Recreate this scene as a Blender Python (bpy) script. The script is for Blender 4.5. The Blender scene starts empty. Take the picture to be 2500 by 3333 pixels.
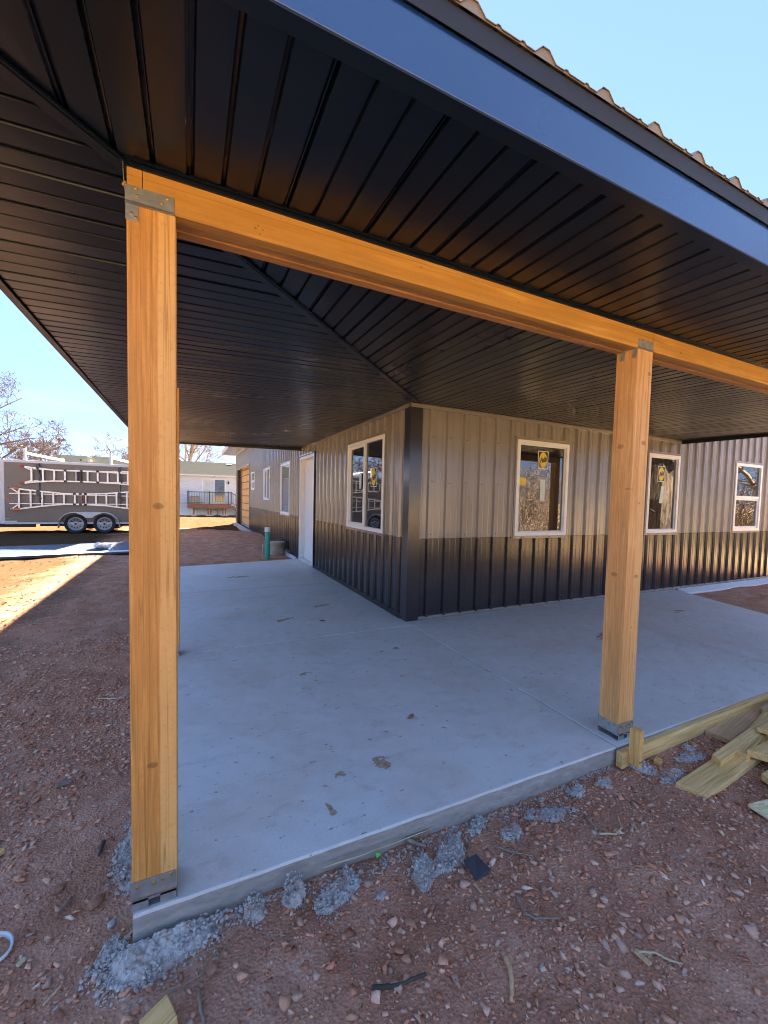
import bpy, bmesh, math, random
import numpy as np
from mathutils import Vector, Matrix, noise as mnoise

R = math.radians
scene = bpy.context.scene
COL = scene.collection
random.seed(7)
RNG = np.random.default_rng(11)

# ------------------------------------------------------------------ camera
cam_d = bpy.data.cameras.new('camera')
cam = bpy.data.objects.new('camera', cam_d); COL.objects.link(cam); scene.camera = cam
CAM = Vector((-2.2661, -4.2338, 1.4063)); YAW, PITCH, ROLL = 0.4595, -0.0508, 0.0245
FPX, CX, CY = 1362.08, 39.47, 28.36
fwd = Vector((math.sin(YAW)*math.cos(PITCH), math.cos(YAW)*math.cos(PITCH), math.sin(PITCH)))
rgt = Vector((math.cos(YAW), -math.sin(YAW), 0)); upv = rgt.cross(fwd)
r2 = math.cos(ROLL)*rgt + math.sin(ROLL)*upv; u2 = -math.sin(ROLL)*rgt + math.cos(ROLL)*upv
mw = Matrix((( r2.x, u2.x, -fwd.x, CAM.x), (r2.y, u2.y, -fwd.y, CAM.y), (r2.z, u2.z, -fwd.z, CAM.z), (0, 0, 0, 1)))
cam.matrix_world = mw
cam_d.sensor_fit = 'VERTICAL'; cam_d.sensor_height = 36.0
cam_d.lens = FPX/3333*36.0
cam_d.shift_x = -CX/3333; cam_d.shift_y = CY/3333
cam_d.clip_start = 0.02; cam_d.clip_end = 3000
scene.render.resolution_x, scene.render.resolution_y = 768, 1024

# ------------------------------------------------------------------ sky and sun
KX, KY = 0.88, 2.1                      # shadow shift per metre of height (towards -x, -y)
SUN_EL = math.atan2(1, math.hypot(KX, KY)); SUN_AZ = math.atan2(KX, KY)   # azimuth from +Y towards +X
world = bpy.data.worlds.new('World'); scene.world = world; world.use_nodes = True
wn, wl = world.node_tree.nodes, world.node_tree.links
bg = wn['Background']; bg.inputs[1].default_value = 0.05
sky = wn.new('ShaderNodeTexSky'); sky.sky_type = 'NISHITA'; sky.sun_disc = False
sky.sun_elevation = SUN_EL; sky.sun_rotation = SUN_AZ
sky.altitude = 1200; sky.air_density = 1.0; sky.dust_density = 0.25; sky.ozone_density = 2.5
# thin cloud wisps low over the horizon
tc = wn.new('ShaderNodeTexCoord'); mp = wn.new('ShaderNodeMapping'); mp.inputs['Scale'].default_value = (1.6, 1.6, 9)
wl.new(tc.outputs['Generated'], mp.inputs[0])
nz = wn.new('ShaderNodeTexNoise'); nz.inputs['Scale'].default_value = 1.7; nz.inputs['Detail'].default_value = 6; nz.inputs['Roughness'].default_value = 0.55
wl.new(mp.outputs[0], nz.inputs['Vector'])
cr = wn.new('ShaderNodeValToRGB'); cr.color_ramp.elements[0].position = 0.50; cr.color_ramp.elements[1].position = 0.72
wl.new(nz.outputs[0], cr.inputs[0])
sx = wn.new('ShaderNodeSeparateXYZ'); wl.new(tc.outputs['Generated'], sx.inputs[0])
hr = wn.new('ShaderNodeMapRange'); hr.inputs[1].default_value = 0.02; hr.inputs[2].default_value = 0.30; hr.inputs[3].default_value = 0.55; hr.inputs[4].default_value = 0.0
wl.new(sx.outputs[2], hr.inputs[0])
mm = wn.new('ShaderNodeMath'); mm.operation = 'MULTIPLY'; wl.new(cr.outputs[0], mm.inputs[0]); wl.new(hr.outputs[0], mm.inputs[1])
mx = wn.new('ShaderNodeMix'); mx.data_type = 'RGBA'
wl.new(mm.outputs[0], mx.inputs[0]); wl.new(sky.outputs[0], mx.inputs[6]); mx.inputs[7].default_value = (16, 13, 10, 1)
gm = wn.new('ShaderNodeGamma'); gm.inputs[1].default_value = 0.36; wl.new(mx.outputs[2], gm.inputs[0])
tn_ = wn.new('ShaderNodeMix'); tn_.data_type = 'RGBA'; tn_.blend_type = 'MULTIPLY'; tn_.inputs[0].default_value = 1.0
wl.new(gm.outputs[0], tn_.inputs[6]); tn_.inputs[7].default_value = (0.410, 0.565, 0.90, 1)
wl.new(tn_.outputs[2], bg.inputs[0])

sun_d = bpy.data.lights.new('sun', 'SUN'); sun_d.energy = 5.0; sun_d.angle = R(0.53); sun_d.color = (1.0, 0.90, 0.74)
sun = bpy.data.objects.new('sun', sun_d); COL.objects.link(sun)
sun.rotation_euler = Vector((-KX, -KY, -1)).to_track_quat('-Z', 'Y').to_euler()
sun.location = (20, 40, 30)
vs = scene.view_settings; vs.view_transform = 'Standard'; vs.look = 'None'; vs.exposure = 4.5; vs.gamma = 1.0; vs.use_curve_mapping = False
scene.cycles.use_denoising = True
try:
    scene.cycles.denoising_prefilter = 'ACCURATE'; scene.cycles.denoising_input_passes = 'RGB_ALBEDO_NORMAL'
except Exception: pass
scene.cycles.pixel_filter_type = 'BLACKMAN_HARRIS'; scene.cycles.filter_width = 1.05
scene.cycles.max_bounces = 8; scene.cycles.diffuse_bounces = 4; scene.cycles.glossy_bounces = 4
scene.cycles.sample_clamp_indirect = 8

# ------------------------------------------------------------------ materials
class NT:
    def __init__(s, name, rough=0.6, base=(.5, .5, .5), spec=0.5, metal=0.0, coat=0.0, ior=None, coat_rough=0.1):
        s.m = bpy.data.materials.new(name); s.m.use_nodes = True
        s.n, s.l = s.m.node_tree.nodes, s.m.node_tree.links
        s.p = s.n['Principled BSDF']
        s.p.inputs['Base Color'].default_value = (*base, 1); s.p.inputs['Roughness'].default_value = rough
        s.p.inputs['Specular IOR Level'].default_value = spec; s.p.inputs['Metallic'].default_value = metal
        s.p.inputs['Coat Weight'].default_value = coat; s.p.inputs['Coat Roughness'].default_value = coat_rough
        if ior: s.p.inputs['IOR'].default_value = ior
        s._tc = None
    def co(s):
        if not s._tc: s._tc = s.n.new('ShaderNodeTexCoord')
        return s._tc.outputs['Object']
    def map(s, scale=(1, 1, 1), rot=(0, 0, 0), loc=(0, 0, 0)):
        k = s.n.new('ShaderNodeMapping'); s.l.new(s.co(), k.inputs[0])
        k.inputs['Scale'].default_value = scale; k.inputs['Rotation'].default_value = rot; k.inputs['Location'].default_value = loc
        return k.outputs[0]
    def noise(s, vec=None, scale=5, detail=4, rough=.55, dist=0):
        k = s.n.new('ShaderNodeTexNoise'); s.l.new(vec if vec else s.co(), k.inputs['Vector'])
        k.inputs['Scale'].default_value = scale; k.inputs['Detail'].default_value = detail; k.inputs['Roughness'].default_value = rough; k.inputs['Distortion'].default_value = dist
        return k.outputs[0]
    def voro(s, vec=None, scale=5, feature='F1', out='Distance'):
        k = s.n.new('ShaderNodeTexVoronoi'); k.feature = feature; s.l.new(vec if vec else s.co(), k.inputs['Vector']); k.inputs['Scale'].default_value = scale
        return k.outputs[out]
    def ramp(s, fac, stops):
        k = s.n.new('ShaderNodeValToRGB'); s.l.new(fac, k.inputs[0]); e = k.color_ramp.elements
        while len(e) < len(stops): e.new(0.5)
        for el, (p, c) in zip(e, stops):
            el.position = p; el.color = (c, c, c, 1) if isinstance(c, (int, float)) else (*c, 1)
        return k.outputs[0]
    def mix(s, fac, a, b, mode='MIX'):
        k = s.n.new('ShaderNodeMix'); k.data_type = 'RGBA'; k.blend_type = mode
        for sock, v in ((k.inputs[0], fac), (k.inputs[6], a), (k.inputs[7], b)):
            if hasattr(v, 'node'): s.l.new(v, sock)
            elif isinstance(v, (int, float)): sock.default_value = v
            else: sock.default_value = (*v, 1)
        return k.outputs[2]
    def math(s, op, a, b=0.0):
        k = s.n.new('ShaderNodeMath'); k.operation = op
        for i, v in enumerate((a, b)):
            if hasattr(v, 'node'): s.l.new(v, k.inputs[i])
            else: k.inputs[i].default_value = v
        return k.outputs[0]
    def col(s, c): s.l.new(c, s.p.inputs['Base Color'])
    def rough(s, c): s.l.new(c, s.p.inputs['Roughness'])
    def bump(s, h, strength=.3, dist=.01):
        k = s.n.new('ShaderNodeBump'); k.inputs['Strength'].default_value = strength; k.inputs['Distance'].default_value = dist
        s.l.new(h, k.inputs['Height']); s.l.new(k.outputs[0], s.p.inputs['Normal'])
        return k

def plain(name, base, rough=.6, var=.12, scale=8, **kw):
    t = NT(name, rough=rough, base=base, **kw)
    n = t.noise(scale=scale, detail=5)
    a = tuple(min(1, c*(1+var)) for c in base); b = tuple(c*(1-var) for c in base)
    t.col(t.ramp(n, [(.3, b), (.7, a)]))
    return t.m

def wood(name, dark, light, axis='z', knots=(), strip=None, fine=1.0, rough=.62, blotch=.35, strip_col=None):
    t = NT(name, rough=rough, spec=.3)
    sc = {'z': (1, 1, .045), 'x': (.05, 1, 1), 'y': (1, .05, 1)}[axis]
    v = t.map(scale=sc)
    grain = t.noise(v, scale=110*fine, detail=4, rough=.6, dist=.35)
    broad = t.noise(v, scale=9*fine, detail=3, dist=.4)
    blot = t.noise(scale=3.2, detail=4)
    f = t.math('ADD', t.math('MULTIPLY', grain, .55), t.math('MULTIPLY', broad, .45))
    c = t.ramp(f, [(.36, tuple(x*.8 for x in dark)), (.47, dark), (.62, light)])
    if strip is not None:
        sep = t.n.new('ShaderNodeSeparateXYZ'); t.l.new(t.co(), sep.inputs[0])
        wob = t.math('MULTIPLY', t.noise(t.map(scale=(0, 0, .8)), scale=1.5, detail=2), .03)
        xx = t.math('ADD', sep.outputs[0], wob)
        k = t.n.new('ShaderNodeMapRange'); t.l.new(xx, k.inputs[0])
        k.inputs[1].default_value = strip+.012; k.inputs[2].default_value = strip+.017
        c = t.mix(t.math('MULTIPLY', k.outputs[0], .8), c, t.mix(.35, c, strip_col or light, 'MIX'))
        c = t.mix(t.math('MULTIPLY', k.outputs[0], .55), c, strip_col or light)
    c = t.mix(t.ramp(blot, [(.35, blotch), (.7, 0.0)]), c, tuple(x*.72 for x in dark))
    chk = t.noise(t.map(scale={'z': (1, 1, .012), 'x': (.012, 1, 1), 'y': (1, .012, 1)}[axis], loc=(1.3, 2.1, .7)), scale=34*fine, detail=2, rough=.5, dist=.1)
    c = t.mix(t.ramp(chk, [(.485, 0.0), (.4985, .55), (.5015, .55), (.515, 0.0)]), c, tuple(x*.42 for x in dark))
    mott = t.noise(scale=70, detail=5, rough=.7)
    c = t.mix(t.ramp(mott, [(.30, .30), (.46, 0.0)]), c, tuple(x*.6 for x in dark))
    for (pos, sz, kd) in knots:
        vm = t.n.new('ShaderNodeVectorMath'); vm.operation = 'SUBTRACT'; t.l.new(t.co(), vm.inputs[0]); vm.inputs[1].default_value = pos
        vs_ = t.n.new('ShaderNodeVectorMath'); vs_.operation = 'MULTIPLY'; t.l.new(vm.outputs[0], vs_.inputs[0]); vs_.inputs[1].default_value = tuple(1/x for x in sz)
        ln = t.n.new('ShaderNodeVectorMath'); ln.operation = 'LENGTH'; t.l.new(vs_.outputs[0], ln.inputs[0])
        d = t.math('ADD', ln.outputs['Value'], t.math('MULTIPLY', t.noise(scale=60, detail=2), .5))
        ring = t.ramp(d, [(0.0, .55*kd), (.55, .5*kd), (1.02, .4*kd), (1.10, .95*kd), (1.22, .95*kd), (1.32, .25*kd), (1.9, 0.0)])
        c = t.mix(ring, c, (.10, .035, .010))
    t.col(c); t.bump(grain, .25, .003)
    return t.m

MAT = {}
MAT['post'] = wood('post_wood', (.64, .28, .06), (.82, .43, .13), 'z', knots=[((1.22, -.2, 1.05), (.035, .2, .02), .9)])
MAT['post_left'] = wood('post_wood_sap', (.59, .265, .065), (.77, .40, .115), 'z', strip=-2.355, strip_col=(.86, .52, .19),
    knots=[((-2.357, -2.66, 1.365), (.021, .05, .014), 1.0), ((-2.378, -2.66, .495), (.021, .05, .014), 1.0)])
MAT['post_right'] = wood('post_wood_knotty', (.64, .33, .115), (.83, .50, .215), 'z', strip=.09, strip_col=(.80, .48, .2),
    knots=[((.02, -2.58, 1.75), (.05, .03, .02), .8), ((.11, -2.66, 1.77), (.028, .03, .018), 1.0), ((.13, -2.66, 2.17), (.02, .03, .016), .9),
           ((.02, -2.58, .99), (.05, .03, .018), .9), ((.11, -2.66, .985), (.028, .03, .014), 1.0), ((.09, -2.66, .68), (.012, .03, .01), .8), ((.03, -2.64, 1.5), (.02, .03, .012), .8), ((.10, -2.66, 1.42), (.01, .03, .01), .9)])
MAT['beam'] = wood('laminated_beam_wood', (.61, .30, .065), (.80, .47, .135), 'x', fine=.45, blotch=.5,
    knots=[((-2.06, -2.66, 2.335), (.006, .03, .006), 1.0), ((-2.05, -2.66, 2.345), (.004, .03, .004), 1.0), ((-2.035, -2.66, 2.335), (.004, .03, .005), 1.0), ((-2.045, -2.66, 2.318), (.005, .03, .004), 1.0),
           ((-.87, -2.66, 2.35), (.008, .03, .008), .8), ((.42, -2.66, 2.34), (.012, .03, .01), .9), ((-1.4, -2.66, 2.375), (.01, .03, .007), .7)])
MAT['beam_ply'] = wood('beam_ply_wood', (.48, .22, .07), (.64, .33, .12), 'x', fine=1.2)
MAT['lumber'] = wood('treated_lumber', (.74, .46, .17), (.95, .69, .31), 'x', fine=.8, blotch=.2)
MAT['lumber_y'] = wood('treated_lumber_cross', (.72, .41, .13), (.90, .60, .24), 'z', fine=.8, blotch=.2)
MAT['lumber_brown'] = wood('brown_lumber', (.58, .36, .18), (.78, .53, .30), 'x', fine=.8)
MAT['deckwood'] = wood('deck_wood', (.25, .10, .05), (.38, .17, .09), 'x')
MAT['osb'] = None

def metal_paint(name, base, rough, bumpy=.0, coat=0.3, ior=1.5, spec=.5):
    t = NT(name, rough=rough, base=base, spec=spec, coat=coat, ior=ior, coat_rough=rough*.8)
    n = t.noise(scale=2.5, detail=3, rough=.5)
    t.col(t.ramp(n, [(.25, tuple(c*.93 for c in base)), (.75, tuple(min(1, c*1.12) for c in base))]))
    d = t.noise(scale=1.3, detail=4, rough=.6)
    t.rough(t.ramp(d, [(.3, rough*.9), (.75, min(1, rough*1.25))]))
    if bumpy: t.bump(t.noise(scale=1.6, detail=1), bumpy*.35, .01)
    return t.m
MAT['taupe'] = metal_paint('taupe_steel', (.225, .20, .17), .22, .05, coat=.5)
MAT['char'] = metal_paint('dark_bronze_steel', (.017, .016, .020), .22, .06, coat=.5)
MAT['soffit'] = metal_paint('black_soffit_metal', (.005, .0095, .019), .29, .09, coat=.0, spec=.34)
MAT['fascia'] = metal_paint('black_fascia_sky_tint', (.006, .030, .115), .25, .03, coat=1.0, ior=1.8)  # blue sky reflection put into the base colour of black trim
MAT['drip'] = metal_paint('black_trim', (.016, .015, .016), .42, coat=.0)
MAT['roofing'] = metal_paint('taupe_roofing', (.24, .19, .135), .4, .02, coat=0)
MAT['galv'] = plain('galvanised_steel', (.42, .43, .43), .42, var=.18, scale=30, metal=.75)
MAT['galv_dark'] = plain('galvanised_steel_dull', (.30, .31, .32), .5, var=.18, scale=30, metal=.6)
MAT['brass'] = plain('yellow_zinc_screw', (.48, .36, .10), .35, metal=.8)
MAT['screw'] = plain('dark_screw_head', (.05, .042, .04), .4)
MAT['vinyl'] = plain('white_vinyl', (.78, .77, .72), .4, var=.03)
MAT['white'] = plain('white_paint', (.76, .74, .70), .5, var=.04)
MAT['fabric'] = plain('white_foam', (.72, .73, .76), .6, var=.06)
t = NT('window_glass', rough=.015, base=(.012, .014, .014), spec=.5, ior=2.3); MAT['glass'] = t.m
t = NT('far_window_glass', rough=.05, base=(.03, .035, .04), spec=.5, ior=1.9); MAT['glass_far'] = t.m
MAT['yellow'] = plain('yellow_sticker', (.72, .52, .02), .5, var=.04)
MAT['black'] = plain('black_print', (.012, .012, .012), .5)
MAT['paper'] = plain('pale_green_paper', (.58, .66, .56), .7, var=.05)
MAT['tyre'] = plain('tyre_rubber', (.028, .028, .03), .85, var=.3)
MAT['rim'] = plain('painted_rim', (.45, .45, .46), .4, metal=.3)
MAT['alu'] = plain('aluminium', (.62, .61, .60), .35, metal=.55)
MAT['orange'] = plain('orange_plastic', (.62, .13, .02), .5)
MAT['red'] = plain('red_plastic', (.4, .03, .02), .5)
MAT['trailer'] = metal_paint('trailer_grey_beige', (.17, .135, .10), .4, .04, coat=.1)
MAT['pale'] = plain('pale_trim', (.60, .58, .54), .45, var=.05)
MAT['limegreen'] = plain('lime_plastic', (.25, .62, .10), .5)
MAT['pipe'] = plain('green_sewer_pipe', (.05, .36, .24), .45, var=.12)
MAT['riser'] = plain('grey_riser_plastic', (.40, .32, .22), .6, var=.15)
MAT['railing'] = plain('black_railing', (.02, .02, .022), .4)
MAT['bluesheet'] = metal_paint('blue_black_sheet', (.03, .045, .085), .42, .04, coat=.0)
MAT['plastic'] = plain('clear_white_plastic', (.68, .73, .75), .35, var=.1)
MAT['blind'] = plain('window_blind', (.55, .57, .52), .6)
MAT['block'] = plain('concrete_block', (.42, .40, .37), .9, var=.15)
MAT['leafgreen'] = plain('green_leaf', (.10, .55, .06), .5)
MAT['straw'] = plain('dry_straw', (.55, .45, .26), .8, var=.2)
MAT['plate'] = plain('dark_plate', (.05, .052, .06), .45, var=.15)
MAT['bark'] = plain('pale_bark', (.15, .12, .09), .9, var=.3, scale=14)
MAT['twig'] = plain('brown_twig', (.17, .12, .085), .9, var=.3)
MAT['darkbark'] = plain('dark_bark', (.085, .065, .05), .95, var=.4, scale=9)
MAT['stick'] = plain('weathered_stick', (.27, .20, .145), .9, var=.35, scale=40)
MAT['leafbrown'] = plain('dead_leaf', (.20, .09, .03), .8, var=.3)
MAT['trunkbark'] = None

t = NT('osb_board', rough=.8, spec=.2)
v1 = t.voro(t.map(scale=(1, 2.6, 2.6), rot=(0, 0, .5)), 26, out='Color'); bw = t.n.new('ShaderNodeRGBToBW'); t.l.new(v1, bw.inputs[0])
t.col(t.ramp(bw.outputs[0], [(.1, (.62, .48, .22)), (.5, (.80, .68, .38)), (.9, (.90, .80, .52))])); t.bump(bw.outputs[0], .3, .003); MAT['osb'] = t.m
t = NT('sheathing_board', rough=.75, spec=.2)
t.col(t.ramp(t.noise(scale=6, detail=5), [(.3, (.58, .33, .12)), (.7, (.74, .46, .19))])); MAT['sheath'] = t.m

# concrete (slab)
t = NT('slab_concrete', rough=.7, spec=.25)
n1 = t.noise(scale=1.3, detail=6, rough=.6); n2 = t.noise(scale=9, detail=8, rough=.7); n3 = t.noise(scale=140, detail=2)
c = t.ramp(t.math('ADD', t.math('MULTIPLY', n1, .55), t.math('MULTIPLY', n2, .45)), [(.28, (.60, .575, .54)), (.5, (.69, .67, .635)), (.72, (.76, .735, .70))])
st = t.noise(t.map(scale=(1, 1.6, 1)), scale=4.5, detail=10, rough=.8, dist=.3)
c = t.mix(t.ramp(st, [(.53, 0.0), (.64, .22), (.80, .5)]), c, (.26, .19, .13))
sp = t.noise(t.map(scale=(1, 1.4, 1), loc=(3, 7, 0)), scale=17, detail=5, rough=.66)
c = t.mix(t.ramp(sp, [(.635, 0.0), (.665, .7), (.78, .85)]), c, (.17, .10, .065))
sp2 = t.voro(scale=38); c = t.mix(t.ramp(sp2, [(.035, .7), (.06, 0.0)]), c, (.14, .10, .08))
c = t.mix(t.ramp(n3, [(.35, .16), (.65, 0.0)]), c, (.22, .22, .23))
dust = t.noise(t.map(loc=(5, 2, 0)), scale=1.1, detail=9, rough=.72)
c = t.mix(t.ramp(dust, [(.48, 0.0), (.70, .42)]), c, (.56, .40, .30))
arc = t.n.new('ShaderNodeTexWave'); arc.wave_type = 'RINGS'; arc.rings_direction = 'Z'; arc.inputs['Scale'].default_value = 2.2; arc.inputs['Distortion'].default_value = 9; arc.inputs['Detail'].default_value = 3; arc.inputs['Detail Scale'].default_value = .6; t.l.new(t.co(), arc.inputs['Vector'])
c = t.mix(t.math('MULTIPLY', arc.outputs[0], .07), c, (.38, .36, .34))
t.col(c); t.rough(t.ramp(n2, [(.3, .5), (.7, .75)]))
t.bump(t.math('ADD', t.math('MULTIPLY', n2, .6), t.math('MULTIPLY', t.noise(t.map(scale=(.25, 1, 1)), scale=60, detail=4), .4)), .16, .01); MAT['slab'] = t.m
t = NT('slab_edge_concrete', rough=.85, spec=.2)
n2 = t.noise(t.map(scale=(1, 1, 3)), scale=11, detail=7, rough=.7)
t.col(t.ramp(n2, [(.3, (.27, .235, .20)), (.55, (.37, .335, .29)), (.75, (.49, .45, .40))])); t.bump(n2, .4, .01); MAT['slabedge'] = t.m
t = NT('clod_concrete', rough=.95, spec=.1)
n2 = t.noise(scale=55, detail=5, rough=.7)
cc = t.ramp(n2, [(.3, (.36, .33, .30)), (.7, (.64, .59, .54))])
cc = t.mix(t.ramp(t.noise(scale=14, detail=5, rough=.7), [(.50, 0.0), (.68, .7)]), cc, (.36, .20, .14))
t.col(cc); t.bump(n2, .7, .006); MAT['clod'] = t.m

# ground
t = NT('dirt', rough=1.0, spec=.0)
big = t.noise(scale=.55, detail=6, rough=.6); mid = t.noise(scale=4.5, detail=8, rough=.7); fin = t.noise(scale=60, detail=6, rough=.75); grit = t.voro(scale=95)
red = t.ramp(mid, [(.3, (.42, .185, .105)), (.55, (.63, .315, .20)), (.75, (.75, .46, .32))])
gry = t.ramp(mid, [(.3, (.41, .22, .135)), (.55, (.61, .37, .25)), (.75, (.73, .51, .37))])
c = t.mix(t.ramp(big, [(.48, 0.0), (.64, .75)]), red, gry)
gc = t.voro(scale=95, out='Color'); gb = t.n.new('ShaderNodeRGBToBW'); t.l.new(gc, gb.inputs[0])
c = t.mix(.30, c, t.mix(1.0, c, t.ramp(gb.outputs[0], [(.2, (.35, .35, .35)), (.8, (1.0, .95, .92))]), 'MULTIPLY'))
c = t.mix(t.ramp(fin, [(.33, .30), (.55, 0.0)]), c, (.16, .075, .05))
sep = t.n.new('ShaderNodeSeparateXYZ'); t.l.new(t.co(), sep.inputs[0])
# far ground: soil darkened where sunlit, unseen dry grass kept bright for bounce
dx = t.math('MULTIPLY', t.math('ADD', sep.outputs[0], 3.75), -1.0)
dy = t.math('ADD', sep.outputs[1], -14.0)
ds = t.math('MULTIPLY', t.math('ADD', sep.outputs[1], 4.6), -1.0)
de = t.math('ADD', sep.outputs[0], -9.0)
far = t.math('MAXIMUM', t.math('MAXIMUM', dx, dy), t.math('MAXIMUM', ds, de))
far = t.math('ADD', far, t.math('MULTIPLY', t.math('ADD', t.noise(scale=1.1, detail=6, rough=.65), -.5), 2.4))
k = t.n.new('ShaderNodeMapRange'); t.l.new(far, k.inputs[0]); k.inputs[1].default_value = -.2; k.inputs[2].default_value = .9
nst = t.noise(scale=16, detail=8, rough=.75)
tan = t.ramp(nst, [(.3, (.023, .0145, .006)), (.5, (.045, .0315, .0145)), (.72, (.075, .055, .028))])  # soil colour lowered where the sun falls, to offset its brightness
unseen_dry_grass = t.ramp(nst, [(.3, (.32, .21, .10)), (.5, (.48, .34, .17)), (.72, (.60, .46, .26))])
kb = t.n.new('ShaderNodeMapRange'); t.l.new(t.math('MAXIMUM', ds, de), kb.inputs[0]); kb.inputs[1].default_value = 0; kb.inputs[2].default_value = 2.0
straw = t.mix(kb.outputs[0], tan, unseen_dry_grass)  # blends the darkened sunlit soil into the unseen dry grass
c = t.mix(t.math('MULTIPLY', k.outputs[0], .9), c, straw)  # straw here: soil darkened where sunlit, with the unseen bright dry grass
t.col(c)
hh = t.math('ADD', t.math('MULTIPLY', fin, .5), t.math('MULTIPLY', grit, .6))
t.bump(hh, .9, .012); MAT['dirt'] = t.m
t = NT('gravel_stone', rough=1.0, spec=.03)
at = t.n.new('ShaderNodeAttribute'); at.attribute_name = 'tone'
nn = t.noise(scale=120, detail=4)
t.col(t.mix(.4, at.outputs['Color'], t.mix(1.0, at.outputs['Color'], t.ramp(nn, [(.3, .45), (.7, 1.25)]), 'MULTIPLY'))); t.bump(nn, .4, .003); MAT['stone'] = t.m
t = NT('rock', rough=.9, spec=.15)
nn = t.noise(scale=45, detail=6, rough=.7)
t.col(t.ramp(nn, [(.3, (.28, .12, .07)), (.7, (.48, .26, .17))])); t.bump(nn, .5, .006); MAT['rock'] = t.m
t = NT('grooved_bark', rough=.95, spec=.1)
w = t.noise(t.map(scale=(5, 5, .7)), scale=1.6, detail=6, rough=.7)
t.col(t.ramp(w, [(.35, (.03, .022, .017)), (.65, (.15, .11, .08))])); t.bump(w, 1.0, .08); MAT['trunkbark'] = t.m
t = NT('vinyl_lap_siding', rough=.5, base=(.62, .62, .64))
wv = t.n.new('ShaderNodeTexWave'); wv.wave_type = 'BANDS'; wv.bands_direction = 'Z'; wv.wave_profile = 'SAW'; wv.inputs['Scale'].default_value = 1.4; t.l.new(t.co(), wv.inputs['Vector'])
t.bump(wv.outputs[0], .8, .03); MAT['lap'] = t.m
t = NT('shingles', rough=.95, spec=.1)
bn = t.noise(t.map(scale=(1.5, 4, 4)), scale=4, detail=5)
t.col(t.ramp(bn, [(.3, (.54, .36, .17)), (.7, (.68, .48, .25))])); MAT['shingle'] = t.m

# ------------------------------------------------------------------ mesh helpers
class MB:
    def __init__(s): s.v = []; s.f = []; s.mi = []
    def add(s, verts, faces, m=0):
        o = len(s.v); s.v += [tuple(p) for p in verts]; s.f += [tuple(i+o for i in f) for f in faces]; s.mi += [m]*len(faces); return s
    def box(s, x0, x1, y0, y1, z0, z1, m=0):
        return s.hexa([(x0, y0, z0), (x1, y0, z0), (x1, y1, z0), (x0, y1, z0), (x0, y0, z1), (x1, y0, z1), (x1, y1, z1), (x0, y1, z1)], m)
    def hexa(s, p, m=0):
        return s.add(p, [(3, 2, 1, 0), (4, 5, 6, 7), (0, 1, 5, 4), (1, 2, 6, 5), (2, 3, 7, 6), (3, 0, 4, 7)], m)
    def prism(s, poly, z0, z1, m=0):
        n = len(poly); v = [(*p, z0) for p in poly]+[(*p, z1) for p in poly]
        return s.add(v, [tuple(range(n))[::-1], tuple(range(n, 2*n))]+[(i, (i+1) % n, n+(i+1) % n, n+i) for i in range(n)], m)
    def tube(s, pts, rad, n=6, m=0, cap=True):
        pts = [Vector(p) for p in pts]
        if isinstance(rad, (int, float)): rad = [rad]*len(pts)
        vs_, prev = [], None
        for i, p in enumerate(pts):
            d = (pts[min(i+1, len(pts)-1)]-pts[max(i-1, 0)])
            d = d.normalized() if d.length > 1e-9 else Vector((0, 0, 1))
            a = prev if prev is not None else (Vector((1, 0, 0)) if abs(d.x) < .8 else Vector((0, 1, 0)))
            a = (a-d*a.dot(d)); a = a.normalized() if a.length > 1e-6 else d.orthogonal().normalized()
            prev = a; b = d.cross(a)
            for k in range(n):
                t_ = 2*math.pi*k/n; vs_.append(p+(a*math.cos(t_)+b*math.sin(t_))*rad[i])
        fs = [(i*n+k, i*n+(k+1) % n, (i+1)*n+(k+1) % n, (i+1)*n+k) for i in range(len(pts)-1) for k in range(n)]
        if cap: fs += [tuple(range(n))[::-1], tuple(range((len(pts)-1)*n, len(pts)*n))]
        return s.add(vs_, fs, m)
    def bar(s, a, b, w, h, up=(0, 0, 1), m=0):
        a, b, up = Vector(a), Vector(b), Vector(up); d = (b-a).normalized(); sd = d.cross(up).normalized(); u = sd.cross(d)
        p = [q+sd*i*w/2+u*j*h/2 for q in (a, b) for (i, j) in ((-1, -1), (1, -1), (1, 1), (-1, 1))]
        return s.add(p, [(0, 1, 2, 3), (7, 6, 5, 4), (0, 4, 5, 1), (1, 5, 6, 2), (2, 6, 7, 3), (3, 7, 4, 0)], m)
    def lathe(s, prof, n, origin=(0, 0, 0), axis='z', m=0):
        o = Vector(origin); vs_ = []
        for (r_, h) in prof:
            for k in range(n):
                t_ = 2*math.pi*k/n; c_, s_ = r_*math.cos(t_), r_*math.sin(t_)
                vs_.append(o+Vector({'z': (c_, s_, h), 'y': (c_, h, s_), 'x': (h, c_, s_)}[axis]))
        return s.add(vs_, [(i*n+k, i*n+(k+1) % n, (i+1)*n+(k+1) % n, (i+1)*n+k) for i in range(len(prof)-1) for k in range(n)], m)

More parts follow.
